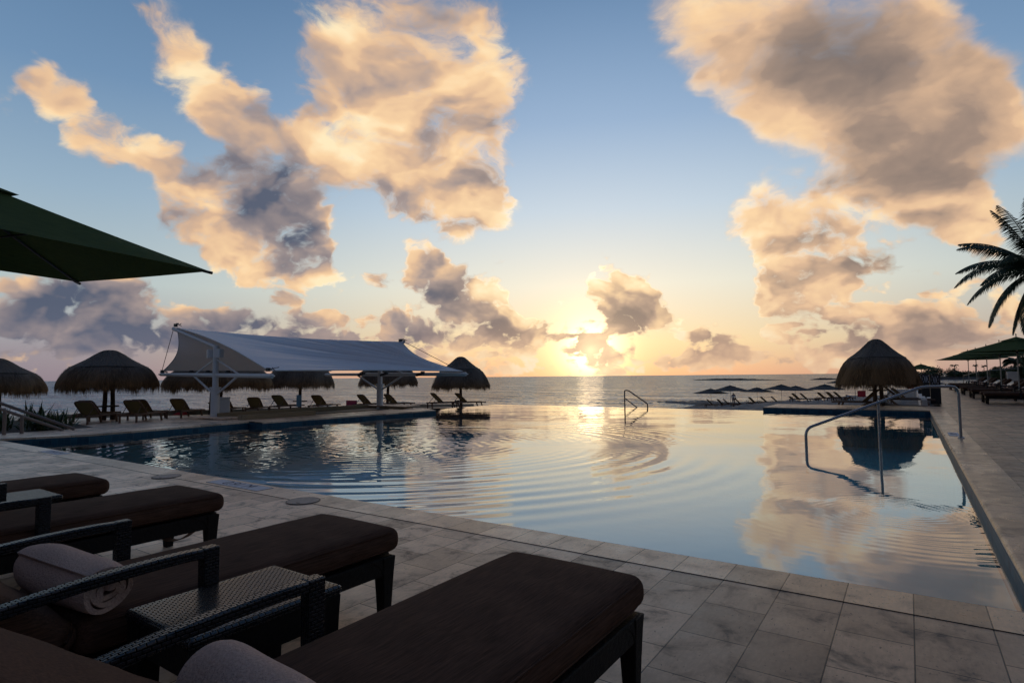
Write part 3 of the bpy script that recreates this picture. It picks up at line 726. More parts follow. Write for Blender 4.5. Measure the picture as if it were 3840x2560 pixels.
# pool basin: tiled walls, plaster floor
pw = MB()
pl = MB()
def wall_seg(a, b, z0, z1):
    if z0 > -2: pl.add([(a[0], a[1], z0), (b[0], b[1], z0), (b[0], b[1], -0.34), (a[0], a[1], -0.34)], [(0, 1, 2, 3)]); z0 = -0.34
    pw.add([(a[0], a[1], z0), (b[0], b[1], z0), (b[0], b[1], z1), (a[0], a[1], z1)], [(0, 1, 2, 3)])
loop = [(RX + 0.004, NY), (RX + 0.004, FY - 0.006), (-4.625, FY - 0.006)]
for a, b in zip(loop[:-1], loop[1:]): wall_seg(a, b, -1.32, -0.03)
wall_seg((-4.625, FY), (-4.625, 26.5), -3.2, -0.03)
wl = [(x + 0.0, y) for x, y in edge + edge2]
for a, b in zip(wl[:-1], wl[1:]): wall_seg((a[0] - 0.006, a[1]), (b[0] - 0.006, b[1]), -1.32, -0.03)
wall_seg((-15.056, 16.75), (-17.2, 17.9), -1.32, -0.03)
wall_seg((-16.6, NY), (RX, NY), -1.32, -0.05)
structure(pw.build('pool_wall', M['pooltile'])); structure(pl.build('pool_wall_plaster', M['poolfloor']))
structure(MB().box((-8.3, 13.9, -1.35), (18.6, 20.6, 0.06)).build('pool_floor', M['poolfloor']))
lip = MB(); lip.box((-10.9, FY + 0.27, -1.75), (12.7, 0.26, 3.18)); lip.box((-17.22, 20.9, -1.75), (0.26, 6.0, 3.18))
structure(lip.build('overflow_edge', M['pooltile']))

# water sheet with rings and small ripples
nx_, ny_ = 640, 720
gx = np.linspace(-17.12, RX + 0.003, nx_); gy = NY + 0.002 + (FY + 0.2 - NY) * (np.linspace(0, 1, ny_) ** 1.15)
GX, GY = np.meshgrid(gx, gy)
Z = np.zeros_like(GX)
def ring(cx, cy, lam, slope, r0, r1, ph=0.0, chirp=0.0, ang=None):
    global Z
    dx_, dy_ = GX - cx, GY - cy; r = np.hypot(dx_, dy_) + 1e-6
    env = np.clip((r - r0) / (0.25 * (r1 - r0) + 1e-6), 0, 1) * np.clip((r1 - r) / (0.4 * (r1 - r0) + 1e-6), 0, 1)
    if ang is not None:
        a = np.arctan2(dy_, dx_); dd = np.abs((a - ang[0] + np.pi) % (2 * np.pi) - np.pi)
        env = env * np.clip(1.3 - dd / ang[1], 0, 1)
    # a little raggedness so that the rings are not perfect
    a_ = np.arctan2(dy_, dx_)
    env = env * np.clip(0.62 + 0.30 * np.sin(dx_ * 1.3 + 0.6) * np.sin(dy_ * 1.1 + 1.0) + 0.35 * np.sin(2 * a_ + r * 0.9 + cx) * np.sin(5 * a_ - r * 1.3), 0, 1.3)
    rr = r + 0.05 * np.sin(3 * a_ + cx) + 0.02 * np.sin(7 * a_ + r)
    Z += slope * lam / (2 * np.pi) * env * np.sin(2 * np.pi * (rr / lam + chirp * rr * rr) + ph)
ring(-8.5, 8.8, 0.42, 0.046, 3.4, 7.4, 0.3)
ring(-8.5, 8.8, 0.25, 0.030, 1.2, 5.0, 1.3)
ring(-6.0, 12.5, 0.22, 0.030, 0.3, 2.6, 0.5)
ring(-4.6, 9.3, 0.19, 0.018, 0.1, 1.5, 0.0)
ring(-0.15, 7.0, 0.085, 0.036, 0.02, 0.95)
ring(-0.15, 7.0, 0.13, 0.010, 0.5, 2.2)
ring(-0.13, 10.2, 0.10, 0.036, 0.02, 1.0)
ring(-9.65, 5.0, 0.17, 0.040, 0.05, 1.6)
ring(-8.8, 7.6, 0.24, 0.030, 0.2, 3.6)
ring(-10.8, 7.2, 0.22, 0.028, 0.1, 3.4)
ring(-13.2, 5.6, 0.20, 0.030, 0.1, 2.2)
ring(-12.0, 11.5, 0.26, 0.022, 0.4, 4.5)
wr = np.random.default_rng(3)
rough = 0.10 + 0.90 * np.clip(1 - (np.hypot((GX + 11.0) / 6.0, (GY - 8.5) / 5.5)), 0, 1) + 0.55 * np.clip((GY - 15.5) / 7, 0, 1)
for k in range(54):
    lam = 0.10 * (9.0 ** wr.random()); th = wr.normal(R(118), 0.55)
    ph = wr.random() * 6.28
    patch = 0.5 + 0.5 * np.sin(GX * wr.uniform(0.3, 1.1) + wr.random() * 6) * np.sin(GY * wr.uniform(0.3, 1.1) + wr.random() * 6)
    Z += rough * patch * 0.0050 * lam / 6.283 * np.sin(2 * np.pi / lam * (GX * math.cos(th) + GY * math.sin(th)) + ph + 0.8 * np.sin(GX * 0.9 + k) + 0.8 * np.sin(GY * 0.8 + 2 * k))
for k in range(10):
    lam = wr.uniform(1.0, 3.0); th = wr.random() * 6.28
    Z += 0.0016 * lam / 6.283 * np.sin(2 * np.pi / lam * (GX * math.cos(th) + GY * math.sin(th)) + wr.random() * 6)
co = np.stack([GX, GY, Z + WATER], -1).reshape(-1, 3).astype(np.float32)
me = bpy.data.meshes.new('pool_water')
me.vertices.add(len(co)); me.vertices.foreach_set('co', co.ravel())
idx = np.arange(nx_ * ny_).reshape(ny_, nx_)
q = np.stack([idx[:-1, :-1], idx[:-1, 1:], idx[1:, 1:], idx[1:, :-1]], -1).reshape(-1, 4)
me.loops.add(q.size); me.loops.foreach_set('vertex_index', q.ravel().astype(np.int32))
me.polygons.add(len(q)); me.polygons.foreach_set('loop_start', np.arange(0, q.size, 4, dtype=np.int32))
me.polygons.foreach_set('use_smooth', np.ones(len(q), dtype=bool))
me.update(calc_edges=True); me.materials.append(M['water'])
structure(bpy.data.objects.new('pool_water', me)); COL.objects.link(bpy.data.objects['pool_water'])

# sea
sea = MB(); S = 40000.0
sea.add([(-S, -200, -4.0), (S, -200, -4.0), (S, S, -4.0), (-S, S, -4.0)], [(0, 1, 2, 3)])
structure(sea.build('sea', M['sea']))
# beach: interpolated from spot heights
SPOT = np.array([(-1, 27, 0.1), (1, 27, 0.0), (-3, 27, -0.15), (-0.7, 44.5, -0.28), (-3.0, 36, -0.5), (0.6, 36, -0.1), (3, 60, -0.4), (-5, 31, -2.0), (-6.5, 27, -2.9), (-10, 25, -3.0), (-14, 30, -3.1), (-8, 45, -2.4), (-5, 52, -1.2),
    (-5.7, 69, -1.58), (-9.3, 66.7, -1.72), (-13, 76, -2.5), (-19.5, 72, -2.74), (-24.6, 88.6, -3.3), (-21.2, 86.2, -2.9), (-16, 96, -2.95), (-15.3, 103.8, -3.2), (-9.6, 90, -2.70), (-6.2, 101.7, -2.15), (-23.3, 96.1, -3.36), (-22, 106, -3.7),
    (-33, 84, -4.8), (-29.5, 80, -4.3), (-32, 72, -4.6), (-38, 66, -5.0), (-45, 50, -5.0), (-33, 95, -4.8), (-40, 80, -5.2), (-28, 98, -4.2), (-24, 116, -4.3), (-14, 118, -4.1), (-8, 122, -4.0), (0, 130, -3.7), (-40, 60, -4.9), (-40, 30, -4.8), (-30, 40, -4.4), (-28, 60, -4.0), (-60, 60, -5.0), (-30, 140, -5.2), (-10, 150, -5.0), (10, 150, -4.6), (12, 100, -2.0), (10, 70, -0.8), (-60, 120, -5.5), (-60, 20, -4.6), (-20, 50, -3.0)])
def beach_z(x, y):
    x = np.asarray(x, float); y = np.asarray(y, float)
    d2 = (x[..., None] - SPOT[:, 0]) ** 2 + (y[..., None] - SPOT[:, 1]) ** 2 + 4.0
    w = d2 ** -1.6
    return (w * SPOT[:, 2]).sum(-1) / w.sum(-1)
bx_ = np.linspace(-70, 14, 170); by_ = 24.3 + (160 - 24.3) * np.linspace(0, 1, 190) ** 1.4
BX, BY = np.meshgrid(bx_, by_)
BZ = beach_z(BX, BY)
br_ = np.random.default_rng(5)
for k in range(26):
    lam = 0.9 * 5 ** br_.random(); th = br_.random() * 6.28
    BZ = BZ + 0.012 * lam * np.sin(2 * np.pi / lam * (BX * math.cos(th) + BY * math.sin(th)) + br_.random() * 6)
BZ = np.where((BX > -4.6) & (BY < 26.6), np.minimum(BZ, -0.3), BZ)
BZ = np.where((BX > 0.6), np.minimum(BZ, -0.12), BZ)
BZ = np.where((BX < -4.4) & (BY < 26.9), np.minimum(BZ, -2.6), BZ)
structure(MB().grid([[(BX[i, j], BY[i, j], BZ[i, j]) for j in range(170)] for i in range(190)]).build('beach', M['sand'], smooth=True))
# reefs breaking the surface far out
def reef(a, b, hgt, seed):
    r_ = random.Random(seed); n = 60; a, b = Vector(a), Vector(b); d = (b - a); w = Vector((-d.y, d.x, 0)).normalized()
    rows = []
    for i in range(n + 1):
        u = i / n; p = a + d * u; e = math.sin(math.pi * u) ** 0.6 * (0.65 + 0.35 * math.sin(u * 3.0 + seed))
        row = []
        for k in range(7):
            v = (k - 3) / 3.0
            h = hgt * e * (1 - v * v) * r_.uniform(0.75, 1.2) - 0.3
            q = p + w * (v * 9 * e + r_.uniform(-1, 1)); row.append((q.x, q.y, -4.0 + h))
        rows.append(row)
    return structure(MB().grid(rows).build('reef', M['rock']))

# ------------------------------------------------------------------ poolside loungers, tables, towels
def sweep_rect(pts, w, h, rnd=0.25):
    """rounded rectangular bar along a path lying in a plane x = const"""
    mb = MB(); pts = [Vector(p) for p in pts]; rows = []
    prof = []
    r = min(w, h) * rnd
    for cx, cy, a0 in ((w / 2 - r, h / 2 - r, 0), (-w / 2 + r, h / 2 - r, 90), (-w / 2 + r, -h / 2 + r, 180), (w / 2 - r, -h / 2 + r, 270)):
        for k in range(3):
            a = R(a0 + k * 45); prof.append((cx + r * math.cos(a), cy + r * math.sin(a)))
    n = len(prof)
    for i, p in enumerate(pts):
        d = (pts[min(i + 1, len(pts) - 1)] - pts[max(i - 1, 0)]).normalized()
        side = Vector((1, 0, 0)); up = side.cross(d).normalized()
        rows.append([p + side * a + up * b for a, b in prof])
    b = 0
    for row in rows: mb.v += [tuple(q) for q in row]
    for i in range(len(rows) - 1):
        for k in range(n):
            k2 = (k + 1) % n; mb.f.append((i * n + k, i * n + k2, (i + 1) * n + k2, (i + 1) * n + k))
    mb.f.append(tuple(range(n))[::-1]); e = (len(rows) - 1) * n; mb.f.append(tuple(e + k for k in range(n)))
    return mb
def leg_mesh(h, top, bot, gus=0.0, sgn=1):
    mb = MB(); n = 7; rows = []
    for i in range(n):
        u = i / (n - 1.0); z = h * (1 - u); s = top + (bot - top) * u ** 0.8
        rows.append((s, z))
    for s, z in rows:
        b = s / 2
        mb.v += [(-b, -b, z), (b, -b, z), (b, b, z), (-b, b, z)]
    for i in range(n - 1):
        for k in range(4):
            k2 = (k + 1) % 4; mb.f.append((i * 4 + k, (i + 1) * 4 + k, (i + 1) * 4 + k2, i * 4 + k2))
    mb.f.append((0, 1, 2, 3)); e = (n - 1) * 4; mb.f.append((e + 3, e + 2, e + 1, e))
    if gus:   # curved bracket running back under the apron
        g = 7; b0 = len(mb.v); t = top * 0.42
        for i in range(g + 1):
            a = i / g * math.pi / 2
            y = -sgn * (top * 0.4 + gus * (1 - math.cos(a))); z = h - gus * 0.9 * (1 - math.sin(a))
            mb.v += [(-t, y, z), (t, y, z), (-t, y, h), (t, y, h)]
        for i in range(g):
            p = b0 + i * 4; q_ = p + 4
            mb.f += [(p, p + 1, q_ + 1, q_), (p + 2, q_ + 2, q_ + 3, p + 3), (p, q_, q_ + 2, p + 2), (p + 1, p + 3, q_ + 3, q_ + 1)]
    return mb
def make_chaise():
    root = empty('sun_lounger', (0, 0, 0))
    vs, fs = rounded((0.665, 1.48, 0.125), 0.052, 5, 0.018, 0.003)
    s = MB(); s.add([q + Vector((0, 0.355, 0.385)) for q in vs], fs); seat = s.build('seat_cushion', M['cushion'], root, smooth=True)
    # piping round the cushion edge
    pip = MB()
    for z in (0.430, 0.345):
        lp = []
        for k in range(48):
            a = 2 * math.pi * k / 48
            cx, cy = math.cos(a), math.sin(a)
            lp.append((0.326 * (abs(cx) ** 0.22) * (1 if cx > 0 else -1), 0.355 + 0.733 * (abs(cy) ** 0.12) * (1 if cy > 0 else -1), z))
        pip.tube(lp + [lp[0]], 0.0045, 5, cap=False)
    pip.build('piping', M['cushion'], seat, smooth=True)
    vs, fs = rounded((0.665, 0.80, 0.115), 0.05, 5, 0.018, 0.004)
    mm = Matrix.Rotation(R(-38), 3, 'X')
    s = MB(); s.add([mm @ (q + Vector((0, -0.40, 0.01))) + Vector((0, -0.395, 0.362)) for q in vs], fs); s.build('back_cushion', M['cushion'], root, smooth=True)
    fr = MB()
    for sx in (-1, 1): fr.box((sx * 0.302, 0.02, 0.268), (0.05, 2.02, 0.095))
    fr.box((0, 1.03, 0.268), (0.554, 0.05, 0.095)); fr.box((0, -0.96, 0.268), (0.554, 0.05, 0.095)); fr.box((0, 0.035, 0.305), (0.554, 1.94, 0.02))
    fr.build('frame', M['wicker_leg'], root, bevel=0.006)
    bs = MB(); bs.add([mm @ Vector((x, y, z)) + Vector((0, -0.395, 0.362)) for x in (-0.30, 0.30) for y in (-0.80, 0.0) for z in (-0.075, -0.055)], [(0, 1, 3, 2), (4, 6, 7, 5), (0, 4, 5, 1), (2, 3, 7, 6), (0, 2, 6, 4), (1, 5, 7, 3)])
    bs.build('back_frame', M['wicker_leg'], root)
    for sx in (-1, 1):
        for yy, sg in ((1.0, 1), (-0.86, -1)):
            o = leg_mesh(0.312, 0.085, 0.052, 0.13, sg).build('leg', M['wicker_leg'], root, bevel=0.004); o.location = (sx * 0.295, yy, 0)
    for sx in (-1, 1):
        path = [(sx * 0.375, -0.008, 0.587 + 0.004)] + [(sx * 0.375, -0.08 - 0.09 * k, 0.594 - 0.0010 * k * k + 0.001 * k) for k in range(10)] + [(sx * 0.375, -0.97, 0.49)]
        ar = sweep_rect(path, 0.052, 0.036, 0.16)
        ar.box((sx * 0.375, 0.022, 0.401), (0.0515, 0.060, 0.418), taper=0.9)
        ar.box((sx * 0.375, -0.955, 0.36), (0.05, 0.05, 0.26))
        ar.build('armrest', M['weave'], root, bevel=0.004)
    return root
chaise = make_chaise()
CH_G = 'brown cushioned loungers along the near pool edge'
tag(chaise, 'nearest and largest brown cushioned lounger, its foot end in the bottom centre', 'sun lounger', CH_G)
chaise.location = (-1.24, 1.185, 0)
# the nearest lounger shows only its far armrest
c3 = copy_thing(chaise, (-2.625, 1.185, 0), 0, 'brown cushioned lounger with a rolled towel behind its wicker armrest, beside the wicker table', 'sun lounger', CH_G)
c2 = copy_thing(chaise, (-4.36, 1.185, 0), 0, 'brown cushioned lounger with a strap hanging loose below its foot end', 'sun lounger', CH_G)
c1 = copy_thing(chaise, (-5.76, 1.0, 0), 0, 'farthest brown cushioned lounger of the near row, mostly cut off by the left edge', 'sun lounger', CH_G)
near_arm = [o for o in bpy.data.objects if o.parent == chaise and o.name.startswith('armrest') and o.data.vertices[0].co.x > 0]
for o in near_arm: bpy.data.objects.remove(o)
st = MB()
rows = []
for k in range(15):
    u = k / 14.0
    x = 0.22 - 0.34 * u; y = 0.86 + 0.10 * (1 - u) ; z = 0.225 - 0.10 * math.sin(u * math.pi * 0.78) - 0.02 * u
    rows.append([(x, y - 0.024, z), (x, y + 0.024, z + 0.004)])
st.grid(rows); sto = st.build('strap', M['strap'], c2)
sm = sto.modifiers.new('thick', 'SOLIDIFY'); sm.thickness = 0.004

def make_table():
    root = empty('side_table', (0, 0, 0))
    vs, fs = rounded((0.44, 0.57, 0.035), 0.014, 3, 0, 0)
    t = MB(); t.add([q + Vector((0, 0, 0.4525)) for q in vs], fs); t.build('table_top', M['weave'], root, smooth='auto')
    a = MB()
    for sx in (-1, 1): a.box((sx * 0.19, 0, 0.385), (0.03, 0.50, 0.10))
    for sy in (-1, 1): a.box((0, sy * 0.255, 0.385), (0.35, 0.03, 0.10))
    a.build('apron', M['wicker_leg'], root, bevel=0.005)
    for sx in (-1, 1):
        for sy in (-1, 1):
            o = leg_mesh(0.436, 0.085, 0.058).build('leg', M['wicker_leg'], root, bevel=0.004); o.location = (sx * 0.172, sy * 0.237, 0)
    return root
tb = make_table(); tb.location = (-2.025, 1.20, 0)
tag(tb, 'dark woven wicker side table standing between the two nearest loungers', 'side table', 'wicker side tables between loungers')
copy_thing(tb, (-5.05, 1.29, 0), 0, 'dark woven wicker side table between the two leftmost loungers, only a corner showing', 'side table', 'wicker side tables between loungers')

def towel_mesh(length, r, seed):
    rr = random.Random(seed); turns = 3.3; n = 110; m_rows = 26
    mid = [];
    for i in range(n + 1):
        u = i / n; a = u * turns * 2 * math.pi; rad = 0.012 + (r - 0.012) * u + 0.003 * math.sin(a * 2.3 + seed)
        mid.append((rad * math.cos(a) * 1.08, rad * math.sin(a) * 0.93))
    th = (r / turns) * 0.36
    outl = []
    for side in (1, -1):
        rng_ = range(n + 1) if side > 0 else range(n, -1, -1)
        for i in rng_:
            p = Vector(mid[i]); d = (Vector(mid[min(i + 1, n)]) - Vector(mid[max(i - 1, 0)])).normalized(); nn = Vector((d.y, -d.x))
            outl.append(p + nn * th * side)
    L = len(outl); mb = MB()
    for j in range(m_rows + 1):
        v = j / m_rows; x = (v - 0.5) * length
        e = 1.0 - 0.10 * (abs(v - 0.5) * 2) ** 8
        for k, p in enumerate(outl):
            aa = math.atan2(p.y, p.x); w = 1 + 0.035 * math.sin(x * 9 + aa * 2 + seed) + 0.02 * math.sin(x * 17 - aa * 3)
            mb.v.append((x + 0.012 * math.sin(aa * 2 + seed) * (abs(v - 0.5) * 2) ** 4, p.x * e * w, p.y * e * w))
    for j in range(m_rows):
        for k in range(L):
            k2 = (k + 1) % L; mb.f.append((j * L + k, j * L + k2, (j + 1) * L + k2, (j + 1) * L + k))
    for base in (0, m_rows * L):
        for k in range(n):
            a, b, c, d = base + k, base + k + 1, base + L - 2 - k, base + L - 1 - k
            mb.f.append((a, b, c, d) if base else (d, c, b, a))
    return mb
t1 = towel_mesh(0.56, 0.086, 1).build('rolled_towel', M['towel'], None, smooth='auto')
t1.location = (-2.57, 0.86, 0.53); t1.rotation_euler = (R(20), 0, R(4))
tag(t1, 'pinkish white rolled towel seen end-on behind a wicker armrest', 'towel', 'rolled towels on the near loungers')
t2 = towel_mesh(0.52, 0.088, 2).build('rolled_towel', M['towel'], None, smooth='auto')
t2.location = (-1.15, 0.745, 0.53); t2.rotation_euler = (R(60), 0, R(-5))
tag(t2, 'pinkish white rolled towel cut off by the bottom edge, on the nearest lounger', 'towel', 'rolled towels on the near loungers')

# ------------------------------------------------------------------ parasols
def canopy_mesh(r, rise, n=8, sag=0.03, scal=0.012, rot=0.0, r0=0.0, steps=10, curve=0.9, asp=(1, 1)):
    mb = MB(); per = 10; cols = n * per; b = []
    pa = math.pi / n
    for i in range(steps + 1):
        t = r0 / r + (1 - r0 / r) * i / steps
        for k in range(cols):
            a = rot + 2 * math.pi * k / cols; f = (k % per) / per
            m_ = math.sin(math.pi * f)
            flat = math.cos(pa) / math.cos(((f - 0.5) * 2) * pa)       # straight edge between ribs
            rr = r * t * flat * (1 - scal * m_ * t * t)
            z = rise * (1 - t ** curve) - sag * m_ * t * (1.15 - t) * 2
            mb.v.append((rr * math.cos(a) * asp[0], rr * math.sin(a) * asp[1], z))
    for i in range(steps):
        for k in range(cols):
            k2 = (k + 1) % cols; mb.f.append((i * cols + k, i * cols + k2, (i + 1) * cols + k2, (i + 1) * cols + k))
    return mb
def make_parasol(r, rim, rise, cloth, pole_mat, rib_mat, rot, n=8, simple=False, asp=(1, 1), rz=0.0):
    root = empty('parasol', (0, 0, 0))
    c = canopy_mesh(r, rise, n, rot=rot, r0=0.10 if not simple else 0.02, asp=asp).build('canopy', cloth, root, smooth='auto'); c.location = (0, 0, rim)
    v = canopy_mesh(r * 0.30, rise * 0.30, n, rot=rot, sag=0.01, steps=4, asp=asp).build('vent', cloth, root, smooth='auto'); v.location = (0, 0, rim + rise * 0.72)
    MB().cyl((0, 0, 0.0), 0.024, rim + rise + 0.02, 14).build('pole', pole_mat, root, smooth='auto')
    MB().lathe([(0.012, 0), (0.03, 0.02), (0.018, 0.05), (0.022, 0.10), (0.0, 0.125)], 10).build('finial', rib_mat, root, smooth=True).location = (0, 0, rim + rise * 1.05)
    MB().lathe([(0.0, 0.09), (0.04, 0.09), (0.045, 0.045), (0.25, 0.035), (0.26, 0.0), (0, 0)], 24).build('base', rib_mat, root, smooth='auto')
    if not simple:
        for k in range(n):
            a = rot + 2 * math.pi * k / n; e = Vector((math.cos(a) * asp[0], math.sin(a) * asp[1], 0))
            pts = [e * (r * t) + Vector((0, 0, rim + rise * (1 - t ** 0.9) - 0.016)) for t in (0.06, 0.3, 0.5, 0.7, 0.85, 0.97)]
            pts.append(e * (r * 1.012) + Vector((0, 0, rim - 0.012)))
            rb = MB().tube(pts, [0.010] * 5 + [0.012, 0.013], 7).build('rib', rib_mat, root, smooth='auto')
            MB().tube([e * 0.04 + Vector((0, 0, rim - 0.06)), e * (r * 0.5) + Vector((0, 0, rim + rise * (1 - 0.5 ** 0.9) - 0.03))], 0.007, 6).build('strut', rib_mat, rb)
        MB().cyl((0, 0, rim - 0.10), 0.045, 0.07, 12).build('runner', rib_mat, root, smooth='auto')
    return root
# oblong parasol 1.53 m by 3.2 m
par = make_parasol(1.0, 2.16, 0.52, M['green_cloth'], M['pole_white'], M['pole_dark'], R(45), 4, asp=(0.765 * 1.414, 1.6 * 1.414))
par.location = (-5.10, 0.79, 0); par.rotation_euler = (0, 0, math.atan2(0.287, 0.958))
tag(par, 'large dark green parasol seen from below, cut off by the left edge of the frame', 'parasol')

# ------------------------------------------------------------------ thatched umbrellas
PROF_LOW = [(0.0, 2.45), (0.10, 2.447), (0.22, 2.425), (0.34, 2.37), (0.5, 2.28), (0.8, 2.09), (1.1, 1.94), (1.30, 1.84), (1.31, 1.825), (1.40, 1.75), (1.52, 1.62), (1.60, 1.48), (1.66, 1.36), (1.69, 1.24), (1.70, 1.14)]
PROF_TALL = [(0.0, 2.5), (0.09, 2.497), (0.18, 2.47), (0.28, 2.41), (0.42, 2.29), (0.62, 2.11), (0.86, 1.92), (1.12, 1.75), (1.13, 1.735), (1.30, 1.57), (1.44, 1.36), (1.54, 1.16), (1.61, 0.98), (1.66, 0.84), (1.69, 0.72)]
PROF_HIGH = [(r, z + 0.58) for r, z in PROF_TALL]
def thatch_mesh(prof, seed, skew=0.0):
    r_ = random.Random(seed); mb = MB(); n = 64
    ph = [r_.random() * 6.28 for _ in range(8)]
    def wob(a, i):
        return 0.022 * math.sin(3 * a + ph[0]) + 0.016 * math.sin(7 * a + ph[1] + i * 0.2) + 0.010 * math.sin(17 * a + ph[2])
    pf = []
    for (r0, z0), (r1, z1) in zip(prof[:-1], prof[1:]):
        pf.append((r0, z0)); pf.append(((r0 + r1) / 2, (z0 + z1) / 2))
    pf.append(prof[-1])
    mb.lathe(pf, n, wob=wob)
    # underside
    mb.lathe([(prof[-1][0] * 0.98, prof[-1][1] + 0.02), (prof[-4][0] * 0.9, prof[-4][1]), (prof[7][0] * 0.75, prof[7][1] - 0.15), (0.05, prof[3][1] - 0.25)], n)
    attr = [0.35] * len(mb.v)
    def at_s(u):
        f = u * (len(prof) - 1); i = min(int(f), len(prof) - 2); k = f - i
        return prof[i][0] + (prof[i + 1][0] - prof[i][0]) * k, prof[i][1] + (prof[i + 1][1] - prof[i][1]) * k
    def blade(a, u, ln, wd, lift, sh):
        r0, z0 = at_s(u); r1, z1 = at_s(min(1, u + 0.03)); 
        d = Vector((r1 - r0, z1 - z0)).normalized() if (r1 != r0 or z1 != z0) else Vector((0, -1))
        f = 1 + wob(a, int(u * 14)); r0 *= f
        da = r_.uniform(-0.03, 0.03)
        ca, sa = math.cos(a), math.sin(a); tx, ty = -sa, ca
        p0 = Vector((r0 * ca, r0 * sa, z0)) + Vector((ca, sa, 0.3)) * 0.004
        rm = r0 + (d.x * 0.55 + lift) * ln; zm = z0 + d.y * 0.5 * ln
        re = r0 + (d.x * 0.7 + lift * 1.0) * ln; ze = z0 + d.y * ln - 0.25 * ln * max(0, d.x)
        a2 = a + da; c2, s2 = math.cos(a2), math.sin(a2)
        b = len(mb.v); w = wd / 2
        pm = Vector((rm * math.cos(a + da / 2), rm * math.sin(a + da / 2), zm)); pe = Vector((re * c2, re * s2, ze))
        t_ = Vector((tx, ty, 0)) * w
        mb.v += [tuple(p0 - t_), tuple(p0 + t_), tuple(pm + t_ * 0.8), tuple(pm - t_ * 0.8), tuple(pe)]
        mb.f += [(b, b + 1, b + 2, b + 3), (b + 3, b + 2, b + 4)]
        attr.extend([sh, sh, sh * 0.9, sh * 0.9, sh * 0.8])
    for _ in range(900): blade(r_.random() * 6.283, 0.12 + 0.40 * r_.random() ** 0.8, r_.uniform(0.10, 0.24), r_.uniform(0.010, 0.02), r_.uniform(0.0, 0.05), r_.random())
    for _ in range(2600): blade(r_.random() * 6.283, 0.54 + 0.42 * r_.random() ** 0.7, r_.uniform(0.16, 0.34), r_.uniform(0.010, 0.026), r_.uniform(-0.02, 0.13), r_.random())
    tufts = [(r_.random() * 6.283, r_.uniform(-0.06, 0.20), r_.uniform(0.03, 0.10)) for _ in range(46)]
    for _ in range(1500):
        a0, ex, sp = r_.choice(tufts)
        blade(a0 + r_.gauss(0, sp), r_.uniform(0.90, 1.0), r_.uniform(0.12, 0.24) + max(0.0, ex), r_.uniform(0.007, 0.016), r_.uniform(-0.08, 0.05), r_.random())
    for _ in range(500): blade(r_.random() * 6.283, 1.0, r_.uniform(0.06, 0.22), r_.uniform(0.006, 0.014), r_.uniform(-0.06, 0.05), r_.random())
    # cord tied round the seam
    mb.attr = attr
    return mb
def make_palapa(prof, seed, two=False):
    root = empty('thatched_umbrella', (0, 0, 0))
    th = thatch_mesh(prof, seed).build('thatch_roof', M['thatch'], root, smooth='auto')
    seam = prof[7]; lp = [((seam[0] + 0.012 + 0.012 * math.sin(5 * a)) * math.cos(a), (seam[0] + 0.012 + 0.012 * math.sin(5 * a)) * math.sin(a), seam[1] + 0.015 * math.sin(3 * a)) for a in [2 * math.pi * k / 60 for k in range(61)]]
    MB().tube(lp, 0.013, 6, cap=False).build('binding_cord', M['black'], th)
    rr = random.Random(seed)
    for k in range(2 if two else 1):
        ox = -0.13 if (two and k == 0) else (0.13 if two else 0.0)
        pts = [(ox + 0.02 * math.sin(i * 1.1 + seed + k * 2), (0.25 * k) + 0.02 * math.cos(i * 0.9), z) for i, z in enumerate([-0.4 + (prof[0][1] + 0.1) * k_ / 5 for k_ in range(6)])]
        MB().tube(pts, [0.095, 0.088, 0.08, 0.075, 0.07, 0.06], 12).build('post', M['post'], root, smooth='auto')
    tt = MB().lathe([(0.0, 0.50), (0.36, 0.50), (0.365, 0.485), (0.36, 0.455), (0.0, 0.455)], 24)
    tt.build('ring_table', M['post'], root, smooth='auto')
    return root
PG = 'thatched umbrellas along the terrace'
low2 = make_palapa(PROF_LOW, 11, True); tall = make_palapa(PROF_HIGH, 23); tall2 = make_palapa(PROF_TALL, 31, True)
PAL = [
 (low2, (-22.75, 8.6, -0.10), (0.86, 0.86, 0.98), 1.2, 'thatched umbrella with two posts standing left of the white canopy, four loungers under it'),
 ('low', (-27.4, 6.75, -0.20), (0.85, 0.85, 0.94), 1.4, 'thatched umbrella half cut off by the left edge, behind the stair rails'),
 ('low', (-24.75, 13.6, -0.27), (1.26, 1.26, 1.06), 2.6, 'broad thatched umbrella directly behind the left mast of the white canopy'),
 (tall, (-25.7, 18.3, -0.36), 0.97, 0.5, 'thatched umbrella hanging behind the middle of the white canopy beam'),
 ('tall', (-24.5, 23.2, -0.36), 0.97, 2.1, 'thatched umbrella behind the right mast of the white canopy'),
 ('tall', (-21.4, 25.95, -0.58), 0.98, 3.9, 'thatched umbrella just right of the canopy tip, its peak against the sunrise'),
 (tall2, (-1.03, 26.95, 0.10), (0.86, 0.86, 1.0), 0.0, 'big thatched umbrella with two posts on the right, behind the pool handrail'),
]
srcs = {'low': low2, 'tall': tall}
for s_, loc, sc, rz, lab in PAL:
    if isinstance(s_, str): copy_thing(srcs[s_], loc, rz, lab, 'thatched umbrella', PG, sc)
    else: s_.location = loc; s_.rotation_euler = (0, 0, rz); s_.scale = (sc,) * 3 if not hasattr(sc, '__len__') else sc; tag(s_, lab, 'thatched umbrella', PG)

